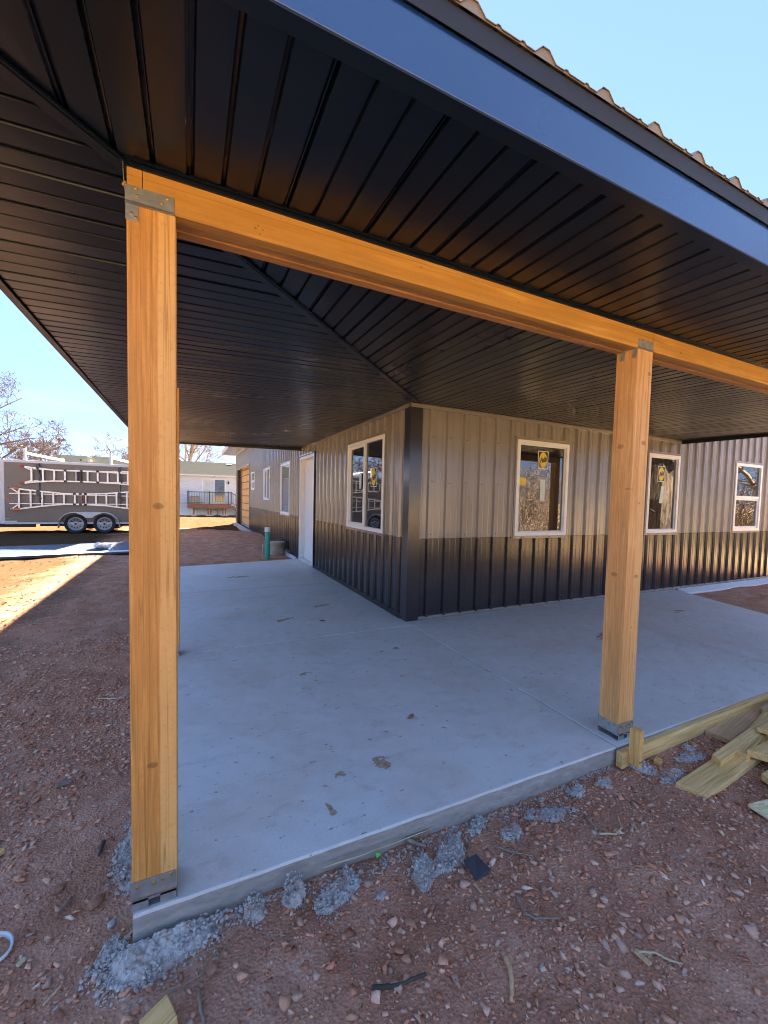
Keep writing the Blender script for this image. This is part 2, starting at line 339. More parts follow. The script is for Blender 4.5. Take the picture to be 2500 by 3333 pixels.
WM = {}
def mesh_obj(name, mb, mats, parent=None, local=False, smooth=False, bevel=0, kind=None):
    me = bpy.data.meshes.new(name); me.from_pydata(mb.v, [], mb.f); me.update()
    mats = mats if isinstance(mats, (list, tuple)) else [mats]
    for m in mats: me.materials.append(MAT[m] if isinstance(m, str) else m)
    if len(mats) > 1: me.polygons.foreach_set('material_index', mb.mi)
    bm = bmesh.new(); bm.from_mesh(me); bmesh.ops.recalc_face_normals(bm, faces=bm.faces); bm.to_mesh(me); bm.free()
    if smooth: me.polygons.foreach_set('use_smooth', [True]*len(me.polygons))
    o = bpy.data.objects.new(name, me); COL.objects.link(o)
    if parent is not None:
        o.parent = parent
        if not local: o.matrix_parent_inverse = WM.get(parent.name, Matrix()).inverted()
        WM[o.name] = WM.get(parent.name, Matrix()) if local else Matrix()
    if bevel:
        b = o.modifiers.new('bevel', 'BEVEL'); b.width = bevel; b.segments = 2; b.limit_method = 'ANGLE'; b.angle_limit = R(40)
    if kind: o['kind'] = kind
    return o
def tag(o, label, cat, group=None):
    o['label'] = label; o['category'] = cat
    if group: o['group'] = group
    return o
def thing(name, label, cat, loc=(0, 0, 0), rotz=0, group=None):
    o = bpy.data.objects.new(name, None); COL.objects.link(o); o.location = loc; o.rotation_euler = (0, 0, rotz); o.empty_display_size = .2
    WM[o.name] = Matrix.Translation(loc) @ Matrix.Rotation(rotz, 4, 'Z')
    return tag(o, label, cat, group)

def lattice(seed):
    g = np.random.default_rng(seed).random((256, 256))
    def f(x, y):
        x = np.asarray(x, float); y = np.asarray(y, float)
        xi = np.floor(x).astype(int); yi = np.floor(y).astype(int); fx = x-xi; fy = y-yi
        fx = fx*fx*(3-2*fx); fy = fy*fy*(3-2*fy)
        a = g[xi % 256, yi % 256]; b = g[(xi+1) % 256, yi % 256]; c_ = g[xi % 256, (yi+1) % 256]; d = g[(xi+1) % 256, (yi+1) % 256]
        return (a*(1-fx)+b*fx)*(1-fy)+(c_*(1-fx)+d*fx)*fy-.5
    return f
N1, N2, N3, N4 = lattice(1), lattice(2), lattice(3), lattice(4)
CTRL = np.array([(-2.5, -2.8, -.135), (-1, -2.9, -.085), (0, -2.9, -.085), (1, -2.9, -.085), (3, -3, -.085), (-2.6, -1, -.10), (-2.7, 1.5, -.08), (-2.7, 3, -.05),
    (-2.4, 5.5, -.05), (-.5, 6, -.03), (-1.5, 7, -.01), (5.3, -1, -.06), (6.5, -.6, -.05), (8, -.6, -.05), (5, -3.2, -.09), (-5.4, 11.6, .115), (-7.5, 11.6, .115), (-3.2, 11.6, .10),
    (-5, 7.4, .02), (-4, 4, -.04), (-5.5, 4, -.05), (-.6, 14, -.07), (-.6, 19, -.09), (-2, 11.5, .16), (-1.6, 13.5, .10), (-5, 0, -.1), (-2.3, -4, -.115), (-1, -4, -.11), (1, -4, -.11),
    (-2.8, 36, -.42), (-12, 37, -.40), (6, 35, -.42), (-10, 24, .15), (3, 26, -.2), (-25, 15, 0), (20, -10, -.2), (-10, -15, -.2), (5, -15, -.2), (12, 10, -.2), (0, 60, -.3), (-40, 60, 0), (40, 40, -.3), (0, -60, -.3)])
def gh(x, y, rough=True):
    x = np.atleast_1d(np.asarray(x, float)); y = np.atleast_1d(np.asarray(y, float))
    num = np.zeros_like(x); den = np.zeros_like(x)
    for cx_, cy_, cz_ in CTRL:
        w_ = 1/((x-cx_)**2+(y-cy_)**2+.15)**1.6; num += w_*cz_; den += w_
    z = num/den
    if rough:
        near = np.clip(1-(np.hypot(x+2, y+1)-6)/30, .25, 1)
        z = z+.05*N1(x*.9, y*.9)*near+.034*N2(x*3.1, y*3.1)+.016*N3(x*9, y*9)+.006*N4(x*24, y*24)
        for (u0, u1, v0, v1) in ((-2.44, 5.0, -2.68, 0), (-2.44, 0, -2.68, 5.1)):
            ex = np.maximum(np.maximum(u0-x, x-u1), 0); ey = np.maximum(np.maximum(v0-y, y-v1), 0)
            z = np.minimum(z, -.048+.25*np.hypot(ex, ey)+.02*N2(x*5, y*5)) if True else z
    return z
def g1(x, y): return float(gh(x, y)[0])

# ------------------------------------------------------------------ ground
def axis_pts(lo, hi, step, far_lo, far_hi):
    a = list(np.arange(lo, hi+1e-6, step)); s_, x = step, lo; left = []
    while x > far_lo: s_ *= 1.16; x -= s_; left.append(x)
    s_, x = step, hi; right = []
    while x < far_hi: s_ *= 1.16; x += s_; right.append(x)
    return np.array(left[::-1]+a+right)
gx = axis_pts(-5.2, 2.2, .028, -900, 900); gy = axis_pts(-4.6, 1.5, .028, -900, 1200)
XX, YY = np.meshgrid(gx, gy, indexing='ij'); ZZ = gh(XX.ravel(), YY.ravel()).reshape(XX.shape)
ins = ((XX > -2.41) & (XX < 4.2) & (YY > -2.65) & (YY < .5)) | ((XX > -2.41) & (XX < .3) & (YY > -2.65) & (YY < 4.8)) | ((XX > .05) & (XX < 9.1) & (YY > .05) & (YY < 19.8))
ZZ = np.where(ins, -.2, ZZ)
me = bpy.data.meshes.new('ground'); nx, ny = XX.shape
vv = np.stack([XX, YY, ZZ], -1).reshape(-1, 3); idx = np.arange(nx*ny).reshape(nx, ny)
ff = np.stack([idx[:-1, :-1], idx[1:, :-1], idx[1:, 1:], idx[:-1, 1:]], -1).reshape(-1, 4)
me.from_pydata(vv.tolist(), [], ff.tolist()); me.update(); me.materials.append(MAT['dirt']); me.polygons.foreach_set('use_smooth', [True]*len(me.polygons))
ground = bpy.data.objects.new('ground', me); COL.objects.link(ground); ground['kind'] = 'structure'

# ------------------------------------------------------------------ concrete slab in panels
base_mb = MB().prism([(-2.43, -2.665), (4.2, -2.665), (5.05, -.01), (0, -.01), (0, 5.15), (-2.43, 4.8)], -.30, -.07)
MAT['joint'] = plain('joint_dirt', (.13, .10, .075), .95, var=.3)
MAT['mud'] = plain('dried_mud', (.40, .28, .19), .95, var=.35, scale=40)
slab = mesh_obj('porch_slab', base_mb, 'joint'); slab['kind'] = 'structure'
def slab_panel(poly, seed):
    mb = MB(); n = len(poly); cx_ = sum(p[0] for p in poly)/n; cy_ = sum(p[1] for p in poly)/n
    rr = random.Random(seed)
    # outline subdivided, edges slightly ragged, rounded lip
    pts = []
    for i in range(n):
        a, b = poly[i], poly[(i+1) % n]; L = math.hypot(b[0]-a[0], b[1]-a[1]); m_ = max(2, int(L/.06))
        for k_ in range(m_):
            t_ = k_/m_; pts.append((a[0]+(b[0]-a[0])*t_, a[1]+(b[1]-a[1])*t_))
    N_ = len(pts)
    def ring(off, z, jit):
        out = []
        for i, (x, y) in enumerate(pts):
            a, b = pts[i-1], pts[(i+1) % N_]; tx, ty = b[0]-a[0], b[1]-a[1]; L = math.hypot(tx, ty) or 1
            nx_, ny_ = -ty/L, tx/L
            j = jit*(N3(x*14, y*14)+N4(x*40, y*40))
            out.append((x+nx_*(off+float(j)), y+ny_*(off+float(j)), z+float(j)*.5))
        return out
    rings = [ring(.004, -.28, .004), ring(.005, -.075, .004), ring(.005, -.010, .003), ring(.0065, -.003, .003), ring(.010, 0, .003)]
    for k_, rg in enumerate(rings): mb.v += rg
    for k_ in range(4):
        for i in range(N_):
            mb.f.append((k_*N_+i, k_*N_+(i+1) % N_, (k_+1)*N_+(i+1) % N_, (k_+1)*N_+i)); mb.mi.append(0 if k_ > 1 else 1)
    mb.f.append(tuple(range(4*N_, 5*N_))); mb.mi.append(0)
    o = mesh_obj('panel', mb, ['slab', 'slabedge'], slab)
    return o
JX, JY = -.035, -.17
slab_panel([(-2.44, -2.68), (JX, -2.70), (JX, JY), (-2.44, JY)], 1)
slab_panel([(-2.44, JY), (-.005, JY), (-.005, 2.40), (-2.44, 2.36)], 2)
slab_panel([(-2.44, 2.36), (-.005, 2.40), (-.005, 5.27), (-2.44, 4.86)], 3)
slab_panel([(JX, -2.70), (2.45, -2.70), (2.45, -.005), (JX, -.005)], 4)
slab_panel([(2.45, -2.70), (5.16, -2.70), (5.16, -2.40), (4.45, -2.15), (4.63, -1.5), (5.12, -.005), (2.45, -.005)], 5)

# ------------------------------------------------------------------ house
house = thing('house', 'new steel-sided house, taupe over dark wainscot, under the black wraparound porch roof', 'house', (0, 0, 0))
P = .241
def rib_h(u, p=P, hmaj=.029, wb=.052, wt=.028):
    d = abs((u+p/2) % p-p/2)
    if d <= wt/2: return hmaj
    if d <= wb/2: return hmaj*(wb/2-d)/(wb/2-wt/2)
    for c_ in (.078,):
        e = abs(d-c_)
        if e < .004: return .0055
        if e < .010: return .0055*(.010-e)/.006
    return 0.0
def rib_breaks(a, b, p=P, wb=.052, wt=.028):
    out = {round(a, 5), round(b, 5)}
    k0, k1 = int(math.floor(a/p))-1, int(math.ceil(b/p))+1
    for k_ in range(k0, k1+1):
        for s_ in (-1, 1):
            for d in (wt/2, wb/2, .068, .074, .082, .088):
                u = k_*p+s_*d
                if a < u < b: out.add(round(u, 5))
    return sorted(out)
def siding(axis, u0, u1, z0, z1, openings, mat):
    a = u0; step = 4*P; first = True
    while a < u1-1e-6:
        b = min(u1, a+step)
        if first: b = min(u1, math.floor((a+step)/step)*step+.09); first = False
        br = set(rib_breaks(a, b))
        for (oa, ob, za, zb) in openings:
            for e in (oa, ob):
                if a < e < b: br.add(round(e, 5))
        br = sorted(br); mb = MB(); jz = random.uniform(-.0015, .0015)
        for ua, ub in zip(br[:-1], br[1:]):
            segs = [(z0, z1)]; um = (ua+ub)/2
            for (oa, ob, za, zb) in openings:
                if oa < um < ob:
                    ns = []
                    for (s0, s1) in segs:
                        if zb <= s0 or za >= s1: ns.append((s0, s1)); continue
                        if za > s0: ns.append((s0, za))
                        if zb < s1: ns.append((zb, s1))
                    segs = ns
            ha, hb = rib_h(ua)+jz, rib_h(ub)+jz
            for s0, s1 in segs:
                if axis == 'x': mb.add([(ua, -ha-.004, s0), (ub, -hb-.004, s0), (ub, -hb-.004, s1), (ua, -ha-.004, s1)], [(0, 1, 2, 3)])
                else: mb.add([(-ha-.004, ua, s0), (-hb-.004, ub, s0), (-hb-.004, ub, s1), (-ha-.004, ua, s1)], [(0, 1, 2, 3)])
        if mb.v: mesh_obj('siding_panel', mb, mat, house)
        a = b
ZW, EAVE = .955, 3.56
LW, RW, LEN = 0.0, 9.2, 19.85
open_l = [(.66, 2.06, .95, 2.25), (4.02, 5.25, 0, 2.29), (6.30, 7.47, .935, 2.28), (9.19, 10.44, 1.275, 2.315), (12.58, 13.5, 1.635, 2.35), (14.2, 19.38, -.1, 2.75)]
open_r = [(1.53, 2.485, .955, 2.236), (4.235, 5.08, .957, 2.25), (6.80, 7.775, .962, 2.25)]
siding('y', .13, LEN, .03, ZW, open_l, 'char'); siding('y', .13, LEN, ZW+.002, EAVE, open_l, 'taupe')
siding('x', .13, RW, .03, ZW, open_r, 'char'); siding('x', .13, RW, ZW+.002, EAVE+2.4, open_r, 'taupe')
# backing walls (with door and garage openings left free)
mb = MB()
mb.box(.012, .17, .012, 4.07, -.15, EAVE); mb.box(.012, .17, 5.20, 14.25, -.15, EAVE); mb.box(.012, .17, 19.33, LEN, -.15, EAVE)
mb.box(.012, .17, 4.07, 5.20, 2.24, EAVE); mb.box(.012, .17, 14.25, 19.33, 2.72, EAVE)
mesh_obj('side_wall', mb, 'char', house)
mb = MB(); mb.box(.17, RW, .012, .17, -.15, EAVE); mesh_obj('front_wall', mb, 'char', house)
mb = MB(); mb.box(RW-.15, RW, .17, LEN-.15, -.15, EAVE); mb.box(.17, RW, LEN-.15, LEN, -.15, EAVE); mesh_obj('rear_wall', mb, 'taupe', house)
mb = MB(); mb.box(.2, 9, .2, 19.6, -.1, -.02); mesh_obj('floor', mb, 'block', house)
# gable infill and main roof (ridge along y)
RS = .30; rx = RW/2; ze = 3.72
for yy in (.0, LEN-.15):
    mb = MB(); v = [(0.17, yy+.02, EAVE), (RW, yy+.02, EAVE), (rx, yy+.02, EAVE+rx*RS), (0.17, yy+.15, EAVE), (RW, yy+.15, EAVE), (rx, yy+.15, EAVE+rx*RS)]
    mb.add(v, [(0, 1, 2), (5, 4, 3), (0, 3, 4, 1), (1, 4, 5, 2), (2, 5, 3, 0)]); mesh_obj('gable', mb, 'taupe', house)
mb = MB(); ov = .70
for s_ in (-1, 1):
    xe = -ov if s_ < 0 else RW+ov
    p = [(xe, -.45), (xe, LEN+.4), (rx, LEN+.4), (rx, -.45)]
    zz = [ze, ze, ze+(rx+ov)*RS, ze+(rx+ov)*RS]
    lo = [(x, y, z) for (x, y), z in zip(p, zz)]; hi = [(x, y, z+.05) for (x, y, z) in lo]
    mb.hexa(lo+hi)
roof = mesh_obj('roof', mb, 'roofing', house)
mb = MB()
k_ = 0
while -.45+k_*.3 < LEN+.3:
    y0 = -.45+k_*.3; mb.box(-ov+.03, -.02, y0, y0+.29, EAVE+.01, EAVE+.025); k_ += 1
mesh_obj('eave_soffit', mb, 'taupe', roof)
mb = MB(); mb.box(-ov-.01, -ov+.02, -.45, LEN+.4, EAVE-.01, ze+.03); mesh_obj('eave_fascia', mb, 'pale', roof)
mb = MB(); mb.box(-ov+.02, -.0, LEN+.37, LEN+.4, EAVE-.01, ze+.1); mesh_obj('eave_end', mb, 'pale', roof)
# corner trim
def trim(name, boxes, mat, parent=house, bev=.002):
    m_ = MB()
    for b in boxes: m_.box(*b)
    return mesh_obj(name, m_, mat, parent, bevel=bev)
mb = MB()
mb.prism([(-.03, -.03), (.125, -.03), (.125, -.022), (.132, -.006), (.132, -.002), (-.002, -.002), (-.002, .132), (-.006, .132), (-.022, .125), (-.03, .125)], .0, 2.47)
mesh_obj('corner_trim', mb, 'char', house, bevel=.003)
trim('base_trim', [(-.028, -.004, .13, 4.0, .002, .045), (-.045, -.004, .13, 4.0, .0, .012)], 'drip')
trim('base_trim', [(-.028, -.004, 5.27, 14.15, .002, .045)], 'drip')
trim('base_trim', [(.13, RW, -.028, -.004, .002, .04), (.13, RW, -.05, -.004, .0, .010)], 'taupe')
trim('soffit_trim', [(-.034, -.002, -.03, 5.16, 2.455, 2.50)], 'taupe')
trim('soffit_trim', [(-.034, 5.16, -.035, -.002, 2.452, 2.497)], 'taupe')
# screws on the siding
mb = MB()
for zz in (.12, .78, 1.0, 1.62, 2.15):
    for k_ in range(1, 38):
        u = k_*P+.045
        if not any(a-.05 < u < b+.05 and za-.05 < zz < zb+.05 for a, b, za, zb in open_r):
            mb.lathe([(.0, -.014), (.006, -.013), (.008, -.004)], 6, (u, 0, zz+random.uniform(-.008, .008)), 'y')
        if k_ < 32 and not any(a-.05 < u < b+.05 and za-.05 < zz < zb+.05 for a, b, za, zb in open_l):
            mb.lathe([(.0, -.014), (.006, -.013), (.008, -.004)], 6, (0, u, zz+random.uniform(-.008, .008)), 'x')
mesh_obj('screw', mb, 'screw', house, kind='stuff')

def P3(axis, u, d, z): return (u, -d, z) if axis == 'x' else (-d, u, z)   # d = distance out of the wall
def wbox(mb, axis, u0, u1, d0, d1, z0, z1, m=0):
    if axis == 'x': mb.box(u0, u1, -d1, -d0, z0, z1, m)
    else: mb.box(-d1, -d0, u0, u1, z0, z1, m)
def frame(mb, axis, u0, u1, z0, z1, w, d0, d1, m=0):
    wbox(mb, axis, u0, u0+w, d0, d1, z0, z1, m); wbox(mb, axis, u1-w, u1, d0, d1, z0, z1, m)
    wbox(mb, axis, u0+w, u1-w, d0, d1, z0, z0+w, m); wbox(mb, axis, u0+w, u1-w, d0, d1, z1-w, z1, m)
def window(axis, op, style, fr=.05, lab=None):
    u0, u1, z0, z1 = op
    mb = MB(); frame(mb, axis, u0+.012, u1-.012, z0+.012, z1-.012, fr, -.012, .038)
    w = mesh_obj('window', mb, 'vinyl', house, bevel=.003)
    if lab: w['label'] = lab
    mb = MB(); frame(mb, axis, u0-.012, u1+.012, z0-.012, z1+.012, .022, -.002, .030)
    wbox(mb, axis, u0-.02, u1+.02, -.002, .036, z1+.0125, z1+.026); wbox(mb, axis, u0-.02, u1+.02, -.002, .036, z0-.022, z0-.0125)
    mesh_obj('window_trim', mb, 'taupe', w)
    a0, a1, b0, b1 = u0+.012+fr, u1-.012-fr, z0+.012+fr, z1-.012-fr
    def pane(p0, p1, q0, q1, d):
        m_ = MB(); wbox(m_, axis, p0, p1, d-.006, d, q0, q1); return mesh_obj('pane', m_, 'glass', w)
    if style == 'fixed':
        pane(a0-.005, a1+.005, b0-.005, b1+.005, -.0)
        m_ = MB(); frame(m_, axis, a0, a1, b0, b1, .012, .0005, .012); mesh_obj('bead', m_, 'vinyl', w)
    elif style == 'slider':
        um = (a0+a1)/2
        m_ = MB(); wbox(m_, axis, um-.028, um+.028, -.004, .030, b0, b1); mesh_obj('mullion', m_, 'vinyl', w, bevel=.002)
        pane(a0-.004, um-.02, b0-.004, b1+.004, .004)
        m_ = MB(); frame(m_, axis, um+.028, a1, b0, b1, .034, -.010, .014); mesh_obj('sash', m_, 'vinyl', w, bevel=.002)
        pane(um+.05, a1-.02, b0+.02, b1-.02, -.003)
    else:
        zm = (b0+b1)/2
        m_ = MB(); wbox(m_, axis, a0, a1, -.004, .030, zm-.025, zm+.025); mesh_obj('meeting_rail', m_, 'vinyl', w, bevel=.002)
        pane(a0-.004, a1+.004, zm, b1+.004, .002)
        m_ = MB(); frame(m_, axis, a0, a1, b0, zm-.025, .03, -.010, .012); mesh_obj('sash', m_, 'vinyl', w, bevel=.002)
        pane(a0+.02, a1-.02, b0+.02, zm-.03, -.004)
    return w
def text_mesh(txt, size, fn):
    cu = bpy.data.curves.new('lettering', 'FONT'); cu.body = txt; cu.size = size; cu.align_x = 'CENTER'; cu.align_y = 'CENTER'; cu.shear = .35; cu.resolution_u = 3; cu.offset = .004*size/.1
    o = bpy.data.objects.new('lettering', cu); COL.objects.link(o)
    dg = bpy.context.evaluated_depsgraph_get(); me_ = bpy.data.meshes.new_from_object(o.evaluated_get(dg))
    vs_ = [fn(v.co.x, v.co.y) for v in me_.vertices]; fs_ = [tuple(p.vertices) for p in me_.polygons]
    bpy.data.objects.remove(o); bpy.data.curves.remove(cu); bpy.data.meshes.remove(me_)
    return vs_, fs_
def sticker(w, axis, uc, zc, wd, ht, d, backing=True, rx_=.38, ry_=.44, mirror=1):
    mb = MB()
    wbox(mb, axis, uc-wd/2, uc+wd/2, d, d+.0008, zc+ht/2-.008, zc+ht/2, 1); wbox(mb, axis, uc-wd/2, uc+wd/2, d, d+.0008, zc-ht/2, zc-ht/2+.008, 1)
    wbox(mb, axis, uc-wd/2, uc-wd/2+.008, d, d+.0008, zc-ht/2+.008, zc+ht/2-.008, 1); wbox(mb, axis, uc+wd/2-.008, uc+wd/2, d, d+.0008, zc-ht/2+.008, zc+ht/2-.008, 1)
    if backing: wbox(mb, axis, uc-wd/2+.008, uc+wd/2-.008, d-.0003, d+.0005, zc-ht/2+.008, zc+ht/2-.008, 2)
    n = 28; ring = [P3(axis, uc+wd*rx_*math.cos(2*math.pi*k_/n), d+.0014, zc+ht*ry_*math.sin(2*math.pi*k_/n)) for k_ in range(n)]
    mb.add(ring, [tuple(range(n))], 0)
    vs_, fs_ = text_mesh('Pella', wd*.34, lambda a, b: P3(axis, uc+mirror*a, d+.0026, zc+b*1.5+.25*a))
    mb.add(vs_, fs_, 2)
    mesh_obj('sticker', mb, ['yellow', 'white', 'black'], w)
def note(w, axis, u0, u1, z0, z1, d, mat='paper', tilt=0):
    mb = MB(); dz = tilt
    mb.add([P3(axis, u0, d, z0), P3(axis, u1, d, z0), P3(axis, u1+dz, d, z1), P3(axis, u0+dz, d, z1), P3(axis, u0, d+.001, z0), P3(axis, u1, d+.001, z0), P3(axis, u1+dz, d+.001, z1), P3(axis, u0+dz, d+.001, z1)],
        [(3, 2, 1, 0), (4, 5, 6, 7), (0, 1, 5, 4), (1, 2, 6, 5), (2, 3, 7, 6), (3, 0, 4, 7)])
    mesh_obj('paper_label', mb, mat, w)
w = window('x', open_r[0], 'fixed'); sticker(w, 'x', 2.02, 1.985, .185, .24, .004, backing=False)
note(w, 'x', 1.985, 2.075, 1.44, 1.72, .004); note(w, 'x', 1.60, 1.73, 1.635, 1.735, .004, 'yellow')
w = window('x', open_r[1], 'fixed'); sticker(w, 'x', 4.62, 1.925, .19, .25, .004); note(w, 'x', 4.60, 4.69, 1.45, 1.73, .004, tilt=.03)
window('x', open_r[2], 'hung')
w = window('y', open_l[0], 'slider'); sticker(w, 'y', 1.05, 1.70, .20, .26, .008, backing=False, mirror=-1); note(w, 'y', 1.5, 1.58, 1.55, 1.78, .010)
window('y', open_l[2], 'fixed'); window('y', open_l[3], 'slider'); window('y', open_l[4], 'hung', .045)

# entry door
mb = MB(); u0, u1, z1 = 4.02, 5.25, 2.29
mb.box(-.036, .11, u0, u0+.06, .0, z1); mb.box(-.036, .11, u1-.06, u1, .0, z1); mb.box(-.036, .11, u0+.06, u1-.06, z1-.06, z1)
door = mesh_obj('door', mb, 'vinyl', house, bevel=.003)
mb = MB(); mb.box(.075, .115, u0+.062, u1-.062, .035, z1-.062); leaf = mesh_obj('door_leaf', mb, 'white', door, bevel=.003)
mb = MB(); mb.box(-.06, .11, u0+.06, u1-.06, .004, .035); mesh_obj('threshold', mb, 'pale', door, bevel=.003)
mb = MB(); mb.box(-.042, -.002, u0-.03, u0-.001, .0, z1+.02); mb.box(-.042, -.002, u1+.001, u1+.03, .0, z1+.02); mb.box(-.042, -.002, u0-.03, u1+.03, z1+.0205, z1+.04); mesh_obj('door_trim', mb, 'char', door)
mb = MB(); mb.lathe([(.0, -.07), (.025, -.065), (.028, -.05), (.012, -.03), (.012, 0)], 10, (.073, u0+.14, 1.0), 'x'); mesh_obj('door_knob', mb, 'galv', door, smooth=True)

# garage opening closed with boards
mb = MB(); mb.box(-.03, .30, 19.34, 19.40, -.1, 2.76); mb.box(-.03, .30, 14.18, 14.24, -.1, 2.76); mb.box(-.03, .30, 14.24, 19.34, 2.70, 2.76)
gar = mesh_obj('garage_opening', mb, 'taupe', house)
gar['label'] = 'garage doorway boarded up with orange sheathing panels'
mb = MB(); mb.box(.27, .29, 14.24, 19.34, -.1, 2.70); mesh_obj('garage_backing', mb, 'black', gar)
rows = [-.02, .33, .68, 1.03, 1.40, 1.74, 2.08, 2.42, 2.70]
for r0, r1 in zip(rows[:-1], rows[1:]):
    for c0, c1 in ((14.25, 17.15), (17.21, 19.33)):
        m_ = MB(); m_.box(.24, .268, c0, c1, r0+.018, r1-.018); mesh_obj('board', m_, 'sheath', gar)
# sill strip and white foundation boards
def skirt(pts, wdt, label, mat='fabric'):
    mb = MB(); rr = random.Random(len(label)); n = len(pts)-1
    top = []
    for i, (x, y, z, nx_, ny_) in enumerate(pts):
        w_ = wdt*(1+rr.uniform(-.25, .25)); top.append(((x, y, z), (x+nx_*w_, y+ny_*w_, z-.035+rr.uniform(-.008, .008))))
    for (a, b), (c_, d) in zip(top[:-1], top[1:]):
        dn = lambda p: (p[0], p[1], p[2]-.03)
        mb.hexa([dn(a), dn(c_), dn(d), dn(b), a, c_, d, b])
    o = mesh_obj('foundation_board', mb, mat); return tag(o, label, 'insulation')
skirt([(5.16+i*.42, -.055, .01, 0.0, -1) for i in range(9)], .17, 'white foam foundation strip at the base of the front wall beside the slab')
skirt([(-.05, 5.35+i*.4, .012, -1, 0) for i in range(5)], .10, 'white foam foundation strip on the ground just past the white door')
skirt([(-.05, 13.2+i*.6, -.0, -1, 0) for i in range(11)], .22, 'pale concrete sill strip below the boarded garage doorway', 'block')

# ------------------------------------------------------------------ porch roof
YF, XF = -3.32, -3.10
HIPK = 3.22/3.10
def zf(y): return 2.5-.0305*(-y-.1)
def zl(x): return 2.5-.0317*(-x)
proof = thing('porch_roof', 'black-soffited wraparound porch roof with black fascia tinted with sky blue and ribbed metal roofing', 'porch roof', (XF, YF, 2.4))
rr = random.Random(5)
def plank(side, a, b, i):
    wide = (i % 3 == 0); g = .012 if not wide else .018
    W_ = b-a; prof = [(-.003, .0165), (g, .013), (g+.005, 0), (W_-.0004, 0), (W_-.0004, .013)]
    if wide: prof = [(0, .012), (g*.4, .012), (g*.45, .004), (g*.62, .004), (g*.66, .020), (g, .020), (g+.005, 0), (W_-.0004, 0), (W_-.0004, .020)]
    tl = rr.uniform(-.0022, .0022); t2 = rr.uniform(-.0015, .0015)
    mb = MB(); ring0, ring1 = [], []
    for (u, dz) in prof:
        p = a+u; dd = dz+tl*(u/W_-.5)
        if side == 'f':
            yin = -.03 if p >= -.03 else min(-.03, -.1+p*HIPK)
            ring0.append((p, YF+.02, zf(YF+.02)+dd)); ring1.append((p, yin, zf(yin)+dd+t2))
        else:
            xin = -.03 if p >= -.13 else min(-.03, (p+.1)/HIPK)
            ring0.append((XF+.02, p, zl(XF+.02)+dd)); ring1.append((xin, p, zl(xin)+dd+t2))
    # intermediate row gives a faint waviness
    n = len(prof); mid1 = [tuple(Vector(p0).lerp(Vector(p1), .35)+Vector((0, 0, rr.uniform(-.0007, .0007)))) for p0, p1 in zip(ring0, ring1)]
    mb.v = ring0+mid1+ring1
    mb.f = [(r_*n+k_, r_*n+k_+1, (r_+1)*n+k_+1, (r_+1)*n+k_) for r_ in range(2) for k_ in range(n-1)]; mb.mi = [0]*len(mb.f)
    mesh_obj('soffit_plank', mb, 'soffit', proof)
x = XF+.03-.004; i = 1
while x < 5.08:
    plank('f', x, min(x+.1, 5.09), i); x += .1; i += 1
y = YF+.04; i = 2
while y < 5.15:
    plank('l', y, min(y+.1, 5.16), i); y += .1; i += 1
# hip trim
mb = MB(); a = Vector((-.02, -.12, zf(-.12)-.006)); b = Vector((XF+.02, YF+.02, zf(YF)-.006))
mb.bar(a, b, .05, .008); mb.bar(a-Vector((0, 0, .004)), b-Vector((0, 0, .004)), .03, .006); mesh_obj('hip_trim', mb, 'soffit', proof)
# fascia boards
def fas(name, boxes, mat, bev=.0025):
    m_ = MB()
    for b_ in boxes: m_.box(*b_)
    return mesh_obj(name, m_, mat, proof, bevel=bev)
fb, ft = zf(YF)-.012, 2.541
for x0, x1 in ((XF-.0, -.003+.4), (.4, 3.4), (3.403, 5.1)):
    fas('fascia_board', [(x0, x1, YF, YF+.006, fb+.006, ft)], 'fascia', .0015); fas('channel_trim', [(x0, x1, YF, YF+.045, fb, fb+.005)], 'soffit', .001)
lb = zl(XF)-.012
for y0, y1 in ((YF+.008, -.3), (-.297, 2.7), (2.703, 5.17)):
    fas('fascia_board', [(XF, XF+.006, y0, y1, lb, ft), (XF+.006, XF+.04, y0, y1, lb, lb+.005)], 'drip', .0015)
# end closures
mb = MB(); mb.add([(5.10, YF, fb), (5.10, 0, 2.44), (5.10, 0, 3.35), (5.10, YF, 2.53), (5.085, YF, fb), (5.085, 0, 2.44), (5.085, 0, 3.35), (5.085, YF, 2.53)], [(0, 1, 2, 3), (7, 6, 5, 4), (0, 4, 5, 1), (1, 5, 6, 2), (2, 6, 7, 3), (3, 7, 4, 0)]); mesh_obj('end_panel', mb, 'drip', proof)
mb = MB(); mb.add([(XF, 5.175, lb), (0, 5.175, 2.44), (0, 5.175, 3.35), (XF, 5.175, 2.53), (XF, 5.16, lb), (0, 5.16, 2.44), (0, 5.16, 3.35), (XF, 5.16, 2.53)], [(0, 1, 2, 3), (7, 6, 5, 4), (0, 4, 5, 1), (1, 5, 6, 2), (2, 6, 7, 3), (3, 7, 4, 0)]); mesh_obj('end_panel', mb, 'drip', proof)
